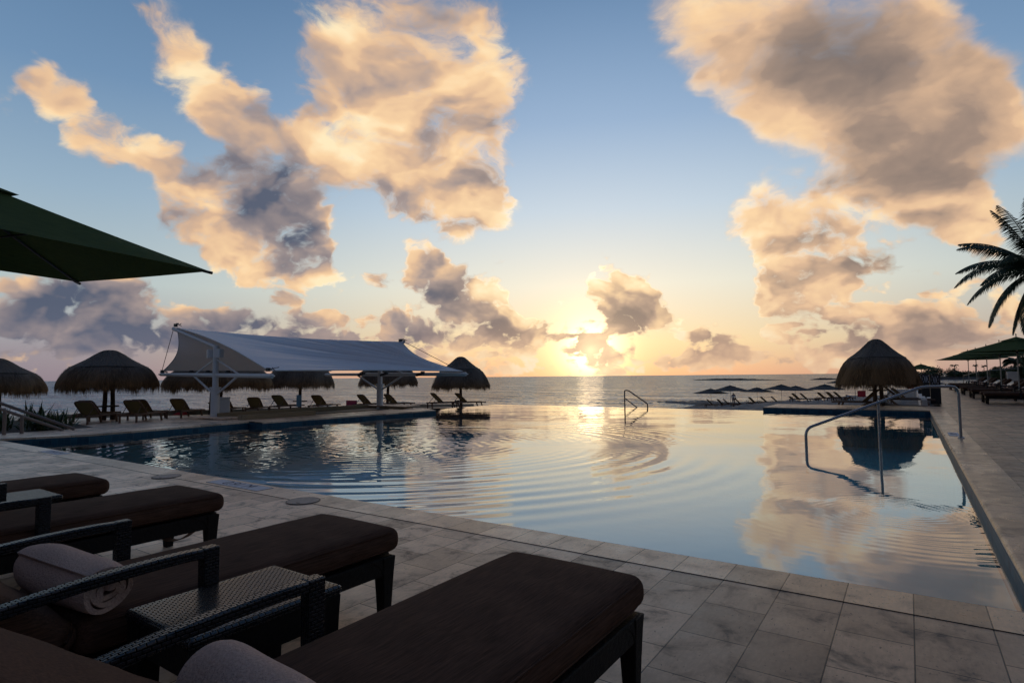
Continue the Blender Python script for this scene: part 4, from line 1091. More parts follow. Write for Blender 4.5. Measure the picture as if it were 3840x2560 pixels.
# ------------------------------------------------------------------ teak loungers with raised sling backs
def make_teak():
    root = empty('beach_lounger', (0, 0, 0))
    f = MB()
    for sx in (-1, 1):
        f.tube([(sx * 0.30, -1.0, 0.30), (sx * 0.30, -0.5, 0.31), (sx * 0.30, 0.6, 0.31), (sx * 0.30, 0.95, 0.29)], 0.032, 8)
    for y in (-0.98, -0.2, 0.5, 0.93): f.box((0, y, 0.30), (0.58, 0.06, 0.035))
    f.build('frame', M['teak'], root, smooth='auto')
    for sx in (-1, 1):
        for y, lean in ((-0.92, 0.0), (0.62, 0.12)):
            MB().tube([(sx * 0.30, y, 0.32), (sx * 0.305, y + lean * 0.5, 0.16), (sx * 0.30, y + lean, 0.0)], [0.045, 0.038, 0.04], 8).build('leg', M['teak'], root, smooth='auto')
    s = MB(); s.grid([[(x, y, 0.335 - 0.012 * (1 - (x / 0.27) ** 2)) for x in (-0.27, -0.13, 0, 0.13, 0.27)] for y in [(-0.25 + 1.15 * k / 8) for k in range(9)]])
    o = s.build('seat_sling', M['sling'], root, smooth=True)
    # raised back: rounded frame and cloth
    ca, sa = math.cos(R(44)), math.sin(R(44))
    def bk(u, v, w=0.0): return (u, -0.26 - v * ca - w * sa, 0.33 + v * sa - w * ca)
    out = [(-0.30, 0.0), (-0.305, 0.35), (-0.30, 0.60), (-0.275, 0.68), (-0.22, 0.72), (0.22, 0.72), (0.275, 0.68), (0.30, 0.60), (0.305, 0.35), (0.30, 0.0)]
    b = MB().tube([bk(u, v) for u, v in out], 0.030, 8).build('back_frame', M['teak'], root, smooth='auto')
    c = MB().grid([[bk(u, v, 0.02 * math.sin(math.pi * v / 0.72)) for u in (-0.29, -0.15, 0, 0.15, 0.29)] for v in (0.02, 0.15, 0.3, 0.45, 0.6, 0.69)])
    c.build('back_sling', M['sling'], root, smooth=True)
    for sx in (-1, 1): MB().tube([bk(sx * 0.27, 0.42, 0.0), (sx * 0.27, -0.88, 0.28)], 0.014, 6).build('prop', M['teak'], root)
    return root
teak = make_teak()
TG = 'teak loungers under the thatched umbrellas'
yaw = R(40)
TK = [(-20.55, 7.45, 0, 'front left teak lounger of the four under the leftmost full thatched umbrella'), (-20.05, 8.55, 0, 'front right teak lounger of the four under the leftmost full thatched umbrella, beside its posts'),
      (-22.35, 8.15, 0, 'rear left teak lounger half hidden behind another, left of the two thatch posts'), (-21.75, 9.45, 0, 'rear right teak lounger glimpsed behind the two thatch posts'),
      (-21.55, 10.62, 0, 'teak lounger standing just left of the white canopy mast'), (-23.2, 13.2, 0, 'teak lounger glimpsed behind the white canopy mast and the post beside it'), (-22.35, 13.95, 0, 'teak lounger right of the thatch post beside the left mast'),
      (-24.1, 16.45, 0, 'teak lounger left of the small table under the middle thatched umbrella'), (-24.3, 18.75, 0, 'teak lounger right of the small table under the middle thatched umbrella'),
      (-23.3, 20.9, 0, 'teak lounger partly hidden behind the right canopy mast'), (-22.4, 21.95, 0, 'teak lounger just right of the right canopy mast'),
      (-20.15, 23.15, 0, 'left teak lounger of the pair under the thatched umbrella at the canopy tip'), (-20.0, 24.95, 0, 'right teak lounger of the pair under the thatched umbrella at the canopy tip')]
for i, (x, y, dz_, lab) in enumerate(TK):
    loc = (x, y, terrace_z(x, y)); a = R((37, 35, 38, 36, 34, 33, 35, 18, 17, -4, -6, -24, -26)[i]) + 0.04 * math.sin(i * 2.3)
    if i == 0: teak.location = loc; teak.rotation_euler = (0, 0, a); tag(teak, lab, 'sun lounger', TG); teak.scale = (0.82,) * 3
    else: copy_thing(teak, loc, a, lab, 'sun lounger', TG, 0.82 if i < 7 else 0.95)

# ------------------------------------------------------------------ tensile canopy over the swim-up bar
can = empty('shade_canopy', (-18.85, 10.2, 0), 0, 'white tensile shade canopy on two white masts beside the pool', 'canopy')
off = Vector((-18.85, 10.2, 0))
def L_(p): return Vector(p) - off
B1, B2 = Vector((-22.6, 10.2, 1.45)), Vector((-15.70, 10.2, 1.34))
B3, B4 = Vector((-21.6, 16.7, 1.42)), Vector((-13.52, 16.7, 1.36))
P1, P2 = Vector((-21.5, 10.2, 3.10)), Vector((-16.85, 16.7, 2.70))
F1, F2 = Vector((-15.85, 10.2, 1.50)), Vector((-13.70, 16.7, 1.47))
K1, K2 = Vector((-22.4, 10.2, 1.56)), Vector((-21.3, 16.7, 1.55))
rows = []
NSX, NTY = 190, 150
for j in range(NTY + 1):
    v = j / NTY
    ridge = P1.lerp(P2, v) - Vector((0, 0, 0.10 * math.sin(math.pi * v)))
    front = F1.lerp(F2, v) + Vector((-0.28 * math.sin(math.pi * v), 0, 0.03 * math.sin(math.pi * v)))
    back = K1.lerp(K2, v) + Vector((0.45 * math.sin(math.pi * v), 0, 0.03))
    row = []
    for i in range(NSX + 1):
        s = i / NSX * 2 - 1              # -1 back eave, 0 ridge, 1 front eave
        if s < 0:
            t = -s; p = ridge.lerp(back, t); 
            k = math.sin(math.pi * t)
            p += Vector((0.0, 0.0, -0.10 * k)) 
            if v < 0.5: p += Vector((0.75, 0, 0.0)) * k * (1 - 2 * v) ** 2 * 0.72
        else:
            t = s; p = ridge.lerp(front, t); k = math.sin(math.pi * t)
            p += Vector((0, 0, k * (0.16 * (1 - v) ** 3 - 0.10 * math.sin(math.pi * v))))
            if v > 0.5: p += Vector((-0.55, 0, -0.05)) * k * (2 * v - 1) ** 3
            # folds fanning out from the far front corner
            dd = (p - F2); fan = math.atan2(dd.z * 2.3 + 0.02, -dd.y + 0.35 * -dd.x)
            amp = min(1.0, dd.length / 1.2) * min(1.0, (1 - v) * 7.0) * max(0.0, min(1.0, (v - 0.02) * 1.8)) * k ** 0.5 * (1 - 0.35 * (1 - v))
            p += Vector((0.45, 0, 0.9)) * amp * 0.085 * (math.sin(fan * 88 + 1.0) * 0.7 + 0.8 * math.sin(fan * 37 + 2.0 + v * 2) + 0.30 * math.sin(fan * 171))
        row.append(L_(p))
    rows.append(row)
mem = MB().grid(rows).build('membrane', M['sail'], can, smooth=True)
def edge_cable(name, pts, r=0.018): return MB().tube([L_(p) for p in pts], r, 6).build(name, M['white'], mem)
edge_cable('hem', [Vector(r_[0]) + off for r_ in rows]); edge_cable('hem', [Vector(r_[-1]) + off for r_ in rows])
edge_cable('hem', [Vector(q) + off for q in rows[0]]); edge_cable('hem', [Vector(q) + off for q in rows[-1]])
for (mx, my, top) in ((-18.85, 10.2, 2.36), (-18.1, 16.7, 2.05)):
    mst = MB(); mst.tube([L_((mx, my, -0.02)), L_((mx, my, 0.95))], 0.135, 20); mst.tube([L_((mx, my, 0.95)), L_((mx, my, 1.0))], 0.175, 20); mst.tube([L_((mx, my, 1.0)), L_((mx, my, top))], [0.095, 0.09], 18)
    mst.build('mast', M['white'], can, smooth='auto')
for a, b in ((B1, B2), (B3, B4)):
    bm_ = MB().tube([L_(a), L_(a.lerp(b, 0.5)), L_(b)], [0.058, 0.068, 0.070], 16)
    for e in (a, b): bm_.lathe([(0.0, -0.02), (0.085, -0.02), (0.085, 0.02), (0.0, 0.02)], 14, L_(e + Vector((0, 0, 0.0))))
    bm_.build('cross_beam', M['white'], can, smooth='auto')
# inclined upper beams carrying the high corners
for a, b in ((P1 + Vector((-0.22, -0.02, -0.02)), Vector((-18.85, 10.25, 2.30))), (P2 + Vector((0.12, 0.02, 0.0)), Vector((-18.1, 16.72, 2.02)))):
    MB().tube([L_(a), L_(b)], 0.062, 14).build('upper_beam', M['white'], can, smooth='auto')
for (mx, my, zb) in ((-18.85, 10.2, 1.39), (-18.1, 16.7, 1.385)):
    for sx in (-1, 1):
        MB().tube([L_((mx, my, 0.72)), L_((mx + sx * 1.35, my, zb - 0.03))], 0.036, 10).build('brace', M['white'], can, smooth='auto')
        MB().tube([L_((mx, my, 1.93)), L_((mx + sx * 1.35, my, zb + 0.03))], 0.030, 10).build('brace', M['white'], can, smooth='auto')
for a, b in ((P1 + Vector((-0.22, -0.02, -0.05)), B1), (P2 + Vector((0.12, 0, 0)), B4)):
    MB().tube([L_(a), L_(b)], 0.011, 6).build('tie_cable', M['hardware'], can)
rg = random.Random(4)
for c in (P1 + Vector((0.0, 0, 0.10)), P2 + Vector((0.03, 0, 0.06)), F1 + Vector((0.05, 0, 0.03)), K1 + Vector((0.0, 0, 0.0))):
    h = MB()
    for _ in range(5):
        a = c + Vector((rg.uniform(-.22, .16), rg.uniform(-.05, .05), rg.uniform(-.03, .04)))
        h.tube([L_(a), L_(a + Vector((rg.uniform(0.04, .12), 0.01, rg.uniform(-.02, .07)))), L_(a + Vector((rg.uniform(.14, .28), 0.0, rg.uniform(-.05, .05))))], 0.012, 5)
    h.box(L_(c + Vector((-0.1, 0, 0))), (0.13, 0.08, 0.11))
    h.build('shackle', M['hardware'], can)
for u in (0.30, 0.47, 0.72):
    p = B3.lerp(B4, u) + Vector((0, -0.09, 0.0))
    MB().box(L_(p), (0.34, 0.09, 0.09), (0, R(-14), 0)).box(L_(p + Vector((0.17, 0, 0.05))), (0.12, 0.12, 0.12)).build('spotlight', M['hardware'], can, bevel=0.01)
for u in (0.28, 0.44, 0.62):
    p = B1.lerp(B2, u) + Vector((0, 0.12, 0.07))
    MB().lathe([(0.0, 0.09), (0.06, 0.085), (0.10, 0.03), (0.10, -0.02), (0, -0.03)], 14, L_(p)).build('spotlight', M['hardware'], can, smooth='auto')
for sx in (-1, 1):
    MB().box((0, 0, 0), (0.22, 0.20, 0.28)).box((sx * -0.12, 0, 0.12), (0.05, 0.04, 0.02)).box((sx * -0.12, 0, -0.12), (0.05, 0.04, 0.02)).build('loudspeaker', M['white'], None, bevel=0.012)
    o = bpy.data.objects[-1] if False else [q for q in bpy.data.objects if q.name.startswith('loudspeaker')][-1]
    o.location = (-18.85 + sx * 0.26, 10.15, 2.10); o.rotation_euler = (0, 0, R(20 * sx))
    tag(o, ('small white loudspeaker bracketed to the left side of the canopy mast' if sx < 0 else 'small white loudspeaker bracketed to the right side of the canopy mast'), 'loudspeaker', 'loudspeakers on the mast')

# swim-up bar: low ochre walls round a hollow drawn as a flat dark sheet
bar = empty('swim_up_bar', (-17.1, 10, 0), 0, 'low ochre walled swim-up bar beneath the white canopy', 'bar')
bo = Vector((-17.1, 10, 0))
MB().box(Vector((-17.05, 11.35, 0.07)) - bo, (0.22, 2.7, 0.14)).build('front_wall', M['barwall'], bar, bevel=0.01)
MB().box(Vector((-18.75, 13.4, 0.075)) - bo, (0.2, 6.4, 0.15)).build('back_wall', M['barwall'], bar, bevel=0.01)
eb = MB().box(Vector((-17.75, 16.95, 0.04)) - bo, (1.78, 0.7, 0.08)); eb.build('end_wall', M['barwall'], bar, bevel=0.01)
MB().box(Vector((-17.65, 17.0, 0.10)) - bo, (2.2, 0.95, 0.04)).build('counter_slab', M['coping_side'], bar, bevel=0.012)
MB().box(Vector((-18.7, 10.15, 0.02)) - bo, (2.1, 0.75, 0.04)).build('plinth', M['coping_side'], bar, bevel=0.01)
MB().box(Vector((-17.95, 14.6, 0.004)) - bo, (1.35, 3.7, 0.004)).build('pit', M['black'], bar)  # thin black sheet painting the shade of the sunken hollow, nothing is dug out
# low kerb wall at the seaward edge
kw = MB(); pts = [(-25.9, 7.2), (-25.75, 11.7), (-25.7, 16.5), (-25.7, 23.8), (-25.2, 31.8)]; zt = [0.02, -0.05, -0.17, -0.32, -0.62]
rows = []
for (x, y), z in zip(pts, zt): rows.append([(x + 0.14, y, z - 1.0), (x + 0.14, y, z - 0.01), (x + 0.12, y, z), (x - 0.12, y, z), (x - 0.14, y, z - 0.01), (x - 0.14, y, z - 1.5)])
kwo = kw.grid(rows).build('kerb_wall', M['kerb']); tag(kwo, 'long low sandstone kerb wall along the seaward edge of the terrace', 'wall')

# small things on the terrace
wb = empty('cool_box', (-18.9, 10.75, 0), R(60), 'white plastic bin behind the foot of the left canopy mast', 'bin')
MB().box((0, 0, 0.30), (0.42, 0.36, 0.60)).build('body', M['white'], wb, bevel=0.03); MB().box((0, 0, 0.62), (0.45, 0.39, 0.05)).build('lid', M['white'], wb, bevel=0.015)
wb.location = (-19.35, 10.75, 0.0)
rdm = MB(); rdm.add([(-0.45, 0, 0), (0.35, -0.2, 0), (0.35, 0.3, 0), (0.25, 0, 0.34)], [(0, 1, 3), (1, 2, 3), (2, 0, 3), (0, 2, 1)])
ro = rdm.build('folded_kite', M['red']); ro.location = (-24.9, 12.0, -0.2); ro.scale = (0.7,) * 3; ro.rotation_euler = (0, 0, R(34)); tag(ro, 'bright red cloth wedge lying left of the teak lounger by the mast', 'cloth')
pk = empty('notice_board', (-23.9, 20.1, -0.5), R(34), 'small pink board standing at the kerb wall below the canopy', 'board')
MB().box((0, 0, 0.42), (0.56, 0.03, 0.36)).build('panel', M['pink'], pk, bevel=0.008); MB().box((-0.2, 0, 0.12), (0.03, 0.03, 0.24)).build('leg', M['hardware'], pk); MB().box((0.2, 0, 0.12), (0.03, 0.03, 0.24)).build('leg', M['hardware'], pk)
bl = MB(); bl.grid([[(x, 0.03 * math.sin(x * 30), z) for x in (-0.13, -0.07, 0, 0.07, 0.13)] for z in (0.25, 0.45, 0.65, 0.8)])
blo = bl.build('hanging_towel', M['blue']); blo.location = (-23.75, 16.85, -0.32); blo.rotation_euler = (0, 0, R(30)); tag(blo, 'pale blue towel hung beside the lounger under the middle thatched umbrella', 'towel')
sm = blo.modifiers.new('thick', 'SOLIDIFY'); sm.thickness = 0.012

# ------------------------------------------------------------------ pool handrails
def arc3(p0, p1, p2, r, n=6):
    """points of a rounded corner at p1"""
    p0, p1, p2 = Vector(p0), Vector(p1), Vector(p2)
    a = (p0 - p1).normalized(); b = (p2 - p1).normalized()
    s = p1 + a * r; e = p1 + b * r
    return [tuple((1 - t) ** 2 * s + 2 * t * (1 - t) * p1 + t * t * e) for t in [k / n for k in range(n + 1)]]
hr = empty('pool_handrail', (0.77, 13.96, 0), 0, 'shiny stainless handrail stepping from the right deck down into the pool', 'handrail')
ho = Vector((0.77, 13.96, 0))
A_ = [(0.77, 13.96, 0.0), (0.77, 13.96, 0.985), (0.20, 13.53, 0.985), (-1.64, 12.13, 0.225), (-1.64, 12.13, -0.6)]
path = [A_[0]] + arc3(A_[0], A_[1], A_[2], 0.16) + arc3(A_[1], A_[2], A_[3], 0.12) + arc3(A_[2], A_[3], A_[4], 0.14) + [A_[4]]
MB().tube([Vector(p) - ho for p in path], 0.026, 14).build('rail', M['steel'], hr, smooth='auto')
MB().tube([Vector((-0.50, 13.0, -1.25)) - ho, Vector((-0.50, 13.0, 0.675)) - ho], 0.025, 14).build('middle_post', M['steel'], hr, smooth='auto')
MB().lathe([(0.0, 0.03), (0.045, 0.03), (0.055, 0.022), (0.057, 0.004), (0.0, 0.004)], 20).build('flange', M['steel'], hr, smooth='auto')
fr_ = empty('pool_handrail', (-10.36, 23.86, -0.15), 0, 'small far handrail standing at the overflow edge against the sea', 'handrail')
fo = Vector((-10.36, 23.86, -0.15))
A_ = [(-10.36, 23.86, -0.15), (-10.36, 23.86, 0.60), (-10.20, 23.9, 0.60), (-9.38, 24.0, 0.03), (-9.34, 24.0, -0.5)]
MB().tube([Vector(p) - fo for p in [A_[0]] + arc3(A_[0], A_[1], A_[2], 0.07) + arc3(A_[1], A_[2], A_[3], 0.07) + arc3(A_[2], A_[3], A_[4], 0.03) + [A_[4]]], 0.028, 10).build('rail', M['rail_taupe'], fr_, smooth='auto')
MB().tube([Vector((-10.35, 23.87, 0.25)) - fo, Vector((-9.55, 23.98, -0.35)) - fo], 0.022, 10).build('lower_rail', M['rail_taupe'], fr_, smooth='auto')
# stair rails at the left edge
sr = empty('stair_rail', (-17.72, 5.0, 0), 0, 'pair of sloping taupe stair rails on short posts, lower left by the shrubs', 'handrail')
so = Vector((-17.72, 5.0, 0))
MB().tube([Vector((-17.9, 3.6, 1.03)) - so, Vector((-17.72, 5.66, 0.03)) - so, Vector((-17.72, 5.70, -0.02)) - so], 0.036, 12).build('rail', M['rail_taupe'], sr, smooth='auto')
MB().tube([Vector((-19.2, 3.75, 1.22)) - so, Vector((-17.66, 5.93, 0.02)) - so], 0.038, 12).build('rail', M['rail_taupe'], sr, smooth='auto')
for y, z in ((4.56, 0.56), (4.89, 0.40)): MB().tube([Vector((-17.76, y, -0.02)) - so, Vector((-17.76, y, z)) - so], 0.04, 12).build('post', M['rail_taupe'], sr, smooth='auto')

# ------------------------------------------------------------------ lids and inlaid markers
def lid(x, y, lab, r=0.155):
    o = empty('skimmer_lid', (x, y, 0.004), 0, lab, 'lid', 'round skimmer lids')
    MB().lathe([(0, 0.006), (r, 0.006), (r + 0.002, 0.0)], 40).build('cover', M['lid'], o, smooth='auto')
    MB().lathe([(r + 0.001, 0.0065), (r + 0.013, 0.0065), (r + 0.014, 0.0)], 40).build('ring', M['hardware'], o, smooth='auto')
    MB().box((0.05, -0.1, 0.0075), (0.05, 0.012, 0.003)).build('slot', M['hardware'], o)
lid(-5.15, 3.72, 'round grey skimmer lid in the paving between two brown loungers and the pool')
lid(-7.97, 3.70, 'round grey skimmer lid near the far left brown lounger foot')
def marker(x, y, rz, text, w, h, lab, size):
    o = empty('depth_marker', (x, y, 0.0045), rz, lab, 'sign', 'depth markers in the coping')
    MB().box((0, 0, 0.0015), (w, h, 0.003)).build('plate', M['inlay'], o)
    b_ = MB()
    for sy in (-1, 1): b_.box((0, sy * (h / 2 + 0.003), 0.0015), (w + 0.012, 0.006, 0.0036))
    for sx in (-1, 1): b_.box((sx * (w / 2 + 0.003), 0, 0.0015), (0.006, h, 0.0036))
    b_.build('border', M['hardware'], o)
    cu = bpy.data.curves.new('lettering', 'FONT'); cu.body = text; cu.size = size; cu.align_x = 'CENTER'; cu.align_y = 'CENTER'; cu.extrude = 0.0
    tmp = bpy.data.objects.new('lettering', cu); COL.objects.link(tmp)
    bpy.context.view_layer.update()
    me_ = bpy.data.meshes.new_from_object(tmp.evaluated_get(bpy.context.evaluated_depsgraph_get())); bpy.data.objects.remove(tmp)
    me_.materials.clear(); me_.materials.append(M['navy'])
    q = bpy.data.objects.new('lettering', me_); COL.objects.link(q); q.parent = o; q.location = (0, 0, 0.0042)
marker(-6.58, 3.865, 0, '0.91 M', 1.06, 0.20, 'white inlaid depth marker with navy figures in the near coping', 0.21)
marker(-12.35, 3.87, 0, '0.91 M', 0.9, 0.20, 'pale inlaid depth marker at the far left end of the near coping', 0.2)
marker(0.70, 14.75, R(90), '1.10 M', 0.8, 0.17, 'pale inlaid depth marker beside the foot of the shiny pool handrail', 0.16)

# ------------------------------------------------------------------ right deck: row of green parasols and loungers
pr = make_parasol(2.0, 2.20, 0.64, M['green_cloth'], M['pole_white'], M['pole_dark'], R(180), 4)
GP = 'green parasols in the row on the right'
ROW = [(4.1, 34.6), (4.1, 40.6), (4.02, 46.1), (3.9, 51.4), (3.75, 55.6)]
LB = ['closest and largest green parasol of the row on the right, cut by the frame edge', 'second green parasol of the right row, tucked behind the closest one', 'middle green parasol of the right row', 'fourth green parasol of the right row', 'farthest green parasol of the right row, its tip reaching furthest left']
for i, ((x, y), lb) in enumerate(zip(ROW, LB)):
    if i == 0: pr.location = (x, y, 0); tag(pr, lb, 'parasol', GP)
    else: copy_thing(pr, (x, y, 0), 0.03 * i, lb, 'parasol', GP)
copy_thing(pr, (1.25, 84.0, -0.55), 0.2, 'lone green parasol peeking out from behind the big thatched umbrella', 'parasol', GP)
GL = 'dark cushioned loungers in the row on the right'
PAIR = [29.6, 31.1, 35.4, 37.0, 41.0, 42.6, 47.0, 48.6, 53.0, 54.6]
LL = ['closest dark lounger of the right row, leg ends nearest the frame edge', 'second dark lounger of the right row, paired with the closest', 'third dark lounger of the right row', 'fourth dark lounger of the right row', 'fifth dark lounger of the right row', 'sixth dark lounger of the right row', 'seventh dark lounger of the right row', 'eighth dark lounger of the right row', 'ninth dark lounger of the right row', 'farthest dark lounger of the right row, by the thin metal rail']
twl = towel_mesh(0.52, 0.095, 3)
tw0 = None
for i, (y, lb) in enumerate(zip(PAIR, LL)):
    copy_thing(chaise, (3.52, y, 0), R(90), lb, 'sun lounger', GL)
    tl = 'rolled towel on the ' + lb.split(',')[0]
    if tw0 is None:
        tw0 = twl.build('rolled_towel', M['towel'], None, smooth='auto'); o = tw0
    else:
        o = tw0.copy(); COL.objects.link(o)
    o.location = (3.86, y, 0.545); o.rotation_euler = (0.3 * i, 0, R(90)); tag(o, tl, 'towel', 'rolled towels on the right row')
for y, lb in ((33.0, 'dark wicker side table after the second lounger of the right row'), (30.36, 'dark wicker side table between the two closest loungers of the right row'), (39.0, 'dark wicker side table after the fourth lounger of the right row')):
    copy_thing(tb, (4.0, y, 0), R(90), lb, 'side table', 'wicker side tables of the right row')

# tall black cabinets with lattice fronts
def make_cabinet():
    root = empty('towel_cabinet', (0, 0, 0))
    b = MB(); b.box((0, 0, 0.40), (0.34, 0.42, 0.80)); b.box((0, 0, 1.15), (0.36, 0.44, 0.05))
    for sx in (-1, 1):
        for sy in (-1, 1): b.box((sx * 0.155, sy * 0.195, 0.96), (0.03, 0.03, 0.34))
    b.build('body', M['black'], root, bevel=0.006)
    for sy in (-1, 1):
        MB().box((0, sy * 0.185, 0.965), (0.28, 0.012, 0.33)).build('panel', M['inlay'], root)
        v = MB()
        for sx in (-1, 1):
            for s2 in (-1, 1): v.box((sx * 0.09 , sy * 0.197, 0.96), (0.035, 0.012, 0.36), (0, s2 * R(16), 0))
            v.box((sx * 0.0, sy * 0.196, 0.965), (0.025, 0.012, 0.33))
        v.build('lattice', M['black'], root)
    for sx in (-1, 1):
        MB().box((sx * 0.16, 0, 0.965), (0.012, 0.36, 0.33)).build('panel', M['black'], root)
    return root
cb = make_cabinet(); cb.location = (0.86, 28.85, 0); tag(cb, 'nearest black cabinet with white lattice panels at the end of the right deck', 'cabinet', 'black cabinets beside the white wall')
copy_thing(cb, (0.62, 31.7, 0.02), 0, 'middle black cabinet in the row beside the white wall', 'cabinet', 'black cabinets beside the white wall')
copy_thing(cb, (0.52, 35.4, 0.03), 0, 'farthest black cabinet in the row, touching the thatch fringe', 'cabinet', 'black cabinets beside the white wall')
ww = empty('white_wall', (0.35, 27.3, 0), 0, 'low white wall stepping along the sand, with a cross wall behind the thatched umbrella', 'wall')
wo_ = Vector((0.35, 27.3, 0))
MB().poly([(0.0, 0.0), (0.2, 0.0), (0.2, 17.6), (0.0, 17.6)], -1.2, 0.22).build('side_wall', M['whitewall'], ww, bevel=0.02)
MB().poly([(-1.55, 17.6), (0.2, 17.6), (0.2, 17.85), (-1.55, 17.85)], -1.2, 0.19).build('cross_wall', M['whitewall'], ww, bevel=0.02)
MB().box((0.42, 2.7, 0.10), (0.36, 1.4, 0.22)).box((0.36, 5.6, 0.14), (0.3, 1.6, 0.30)).build('step_block', M['whitewall'], ww, bevel=0.02)

# far end of the right deck
col_ = MB().lathe([(0.0, 2.45), (0.24, 2.45), (0.25, 2.42), (0.25, 0.0)], 24).build('white_column', M['white'], None, smooth='auto'); col_.location = (8.05, 58.6, -0.02)
tag(col_, 'thick round white column standing among the dark hedge', 'column')
gw = MB().box((0, 0, 0.3), (0.75, 0.3, 0.75)).build('white_block', M['whitewall'], None, bevel=0.02); gw.location = (6.95, 61.5, 0.6); tag(gw, 'low pale masonry block in front of the hedge by the column', 'wall')
gr = empty('guard_rail', (4.7, 72, 0), 0, 'thin metal guard rail climbing along the hedge behind the green parasols', 'railing')
go_ = Vector((4.7, 72, 0)); gp = [Vector(p) for p in [(4.05, 66.0, 0.95), (4.75, 61.0, 1.29), (5.35, 59.7, 1.40), (8.0, 66.5, 1.55)]]
MB().tube([p - go_ for p in gp], 0.028, 8).build('top_rail', M['rail_taupe'], gr, smooth='auto')
for p in gp + [gp[2].lerp(gp[3], 0.5)]: MB().tube([p - go_, Vector((p.x, p.y, -0.05)) - go_], 0.022, 8).build('post', M['rail_taupe'], gr)
lb_ = empty('low_barrier', (3.2, 60.0, 0), 0, 'low pale barrier where the right deck ends at the water', 'barrier')
MB().box((0, 0, 0.30), (1.5, 0.06, 0.05)).box((0, 0, 0.16), (1.5, 0.04, 0.18)).build('panel', M['whitewall'], lb_); MB().box((-0.72, 0, 0.16), (0.06, 0.07, 0.34)).build('post', M['hardware'], lb_); MB().box((0.72, 0, 0.16), (0.06, 0.07, 0.34)).build('post', M['hardware'], lb_)

# ------------------------------------------------------------------ beach: grey parasols, wooden loungers, people
def bz(x, y): return float(beach_z(np.array(x), np.array(y)))
bu = make_parasol(2.75, 1.86, 0.74, M['grey_cloth'], M['pole_white'], M['pole_dark'], R(8), 8, simple=True)
BG = 'grey parasols on the beach'
BU = [(-24.6, 88.6, 0.97, 'grey beach parasol standing furthest left'), (-21.2, 86.2, 1.03, 'grey beach parasol with a person standing under it'), (-20.0, 98.0, 0.97, 'third grey beach parasol from the left, smaller looking'), (-16.1, 96.0, 1.03, 'fourth grey beach parasol from the left'), (-15.0, 102.0, 1.0, 'fifth grey beach parasol from the left'), (-9.6, 90.0, 0.98, 'grey beach parasol with a flat bundled top, left of the big thatched umbrella'), (-4.8, 72.0, 1.03, 'grey beach parasol above the bending person, behind the thatch fringe'), (0.75, 76.0, 1.0, 'grey beach parasol mostly hidden behind the big thatched umbrella')]
topz = [(1454, 88.6), ]
for i, (x, y, sc, lb) in enumerate(BU):
    loc = (x, y, bz(x, y) - 0.02)
    if i == 0: bu.location = loc; bu.scale = (sc,) * 3; tag(bu, lb, 'parasol', BG)
    else: copy_thing(bu, loc, 0.35 * i, lb, 'parasol', BG, sc)
GLB = 'teak loungers on the beach'
BL = [(-19.5, 71.9), (-18.45, 72.5), (-17.85, 73.0), (-16.7, 73.8), (-15.3, 74.8), (-14.1, 75.6), (-13.0, 76.3), (-11.2, 77.5), (-9.3, 66.7), (-8.6, 67.2), (-7.1, 68.2), (-6.35, 68.7), (-5.7, 69.2)]
ORD = ['first', 'second', 'third', 'fourth', 'fifth', 'sixth', 'seventh', 'eighth', 'ninth', 'tenth', 'eleventh', 'twelfth', 'thirteenth']
for i, (x, y) in enumerate(BL):
    copy_thing(teak, (x, y, bz(x, y) + 0.02), R(-62) + 0.1 * math.sin(i * 1.9), ORD[i] + ' teak beach lounger from the left in the row beyond the pool edge', 'sun lounger', GLB, 1.22 if i < 8 else 1.12)
for x, y, a, lb in ((-2.3, 30.6, 95, 'teak lounger in the sand left of the two thatch posts'), (-0.2, 31.0, -80, 'teak lounger with pale back raised right of the thatch posts'), (0.0, 34.5, -75, 'second teak lounger with raised back behind the thatch posts'), (-1.8, 28.0, 80, 'teak lounger lying flat just behind the paved strip'), (-0.1, 28.3, -85, 'dark teak lounger right of the thatch posts, under the handrail')):
    copy_thing(teak, (x, y, bz(x, y) + 0.02), R(a), lb, 'sun lounger', GLB, 0.95)
rc = MB().box((0, 0, 0.28), (0.42, 0.05, 0.34), (R(-14), 0, 0)).box((0, 0.18, 0.10), (0.42, 0.40, 0.05)).build('beach_chair', M['red'], None, bevel=0.015); rc.location = (-2.35, 40.0, bz(-2.35, 40.0) + 0.4)
tag(rc, 'small red seat left of the thatch posts, on the sand', 'chair')
rf = MB().grid([[(x, 0.02 * math.sin(9 * z), z) for x in (-0.14, 0, 0.15)] for z in (0.0, 0.18, 0.36, 0.5)]).build('red_flag', M['red'], None); rf.location = (0.05, 40.0, 0.35)
fs_ = rf.modifiers.new('thick', 'SOLIDIFY'); fs_.thickness = 0.01
tag(rf, 'red flag hanging between the thatch strands right of the posts', 'flag')
fp = MB().cyl((0, 0, 0), 0.015, 1.7, 8).build('flag_pole', M['pole_white'], None); fp.location = (0.22, 40.02, -0.75); tag(fp, 'thin pole carrying the red flag behind the thatch', 'pole')

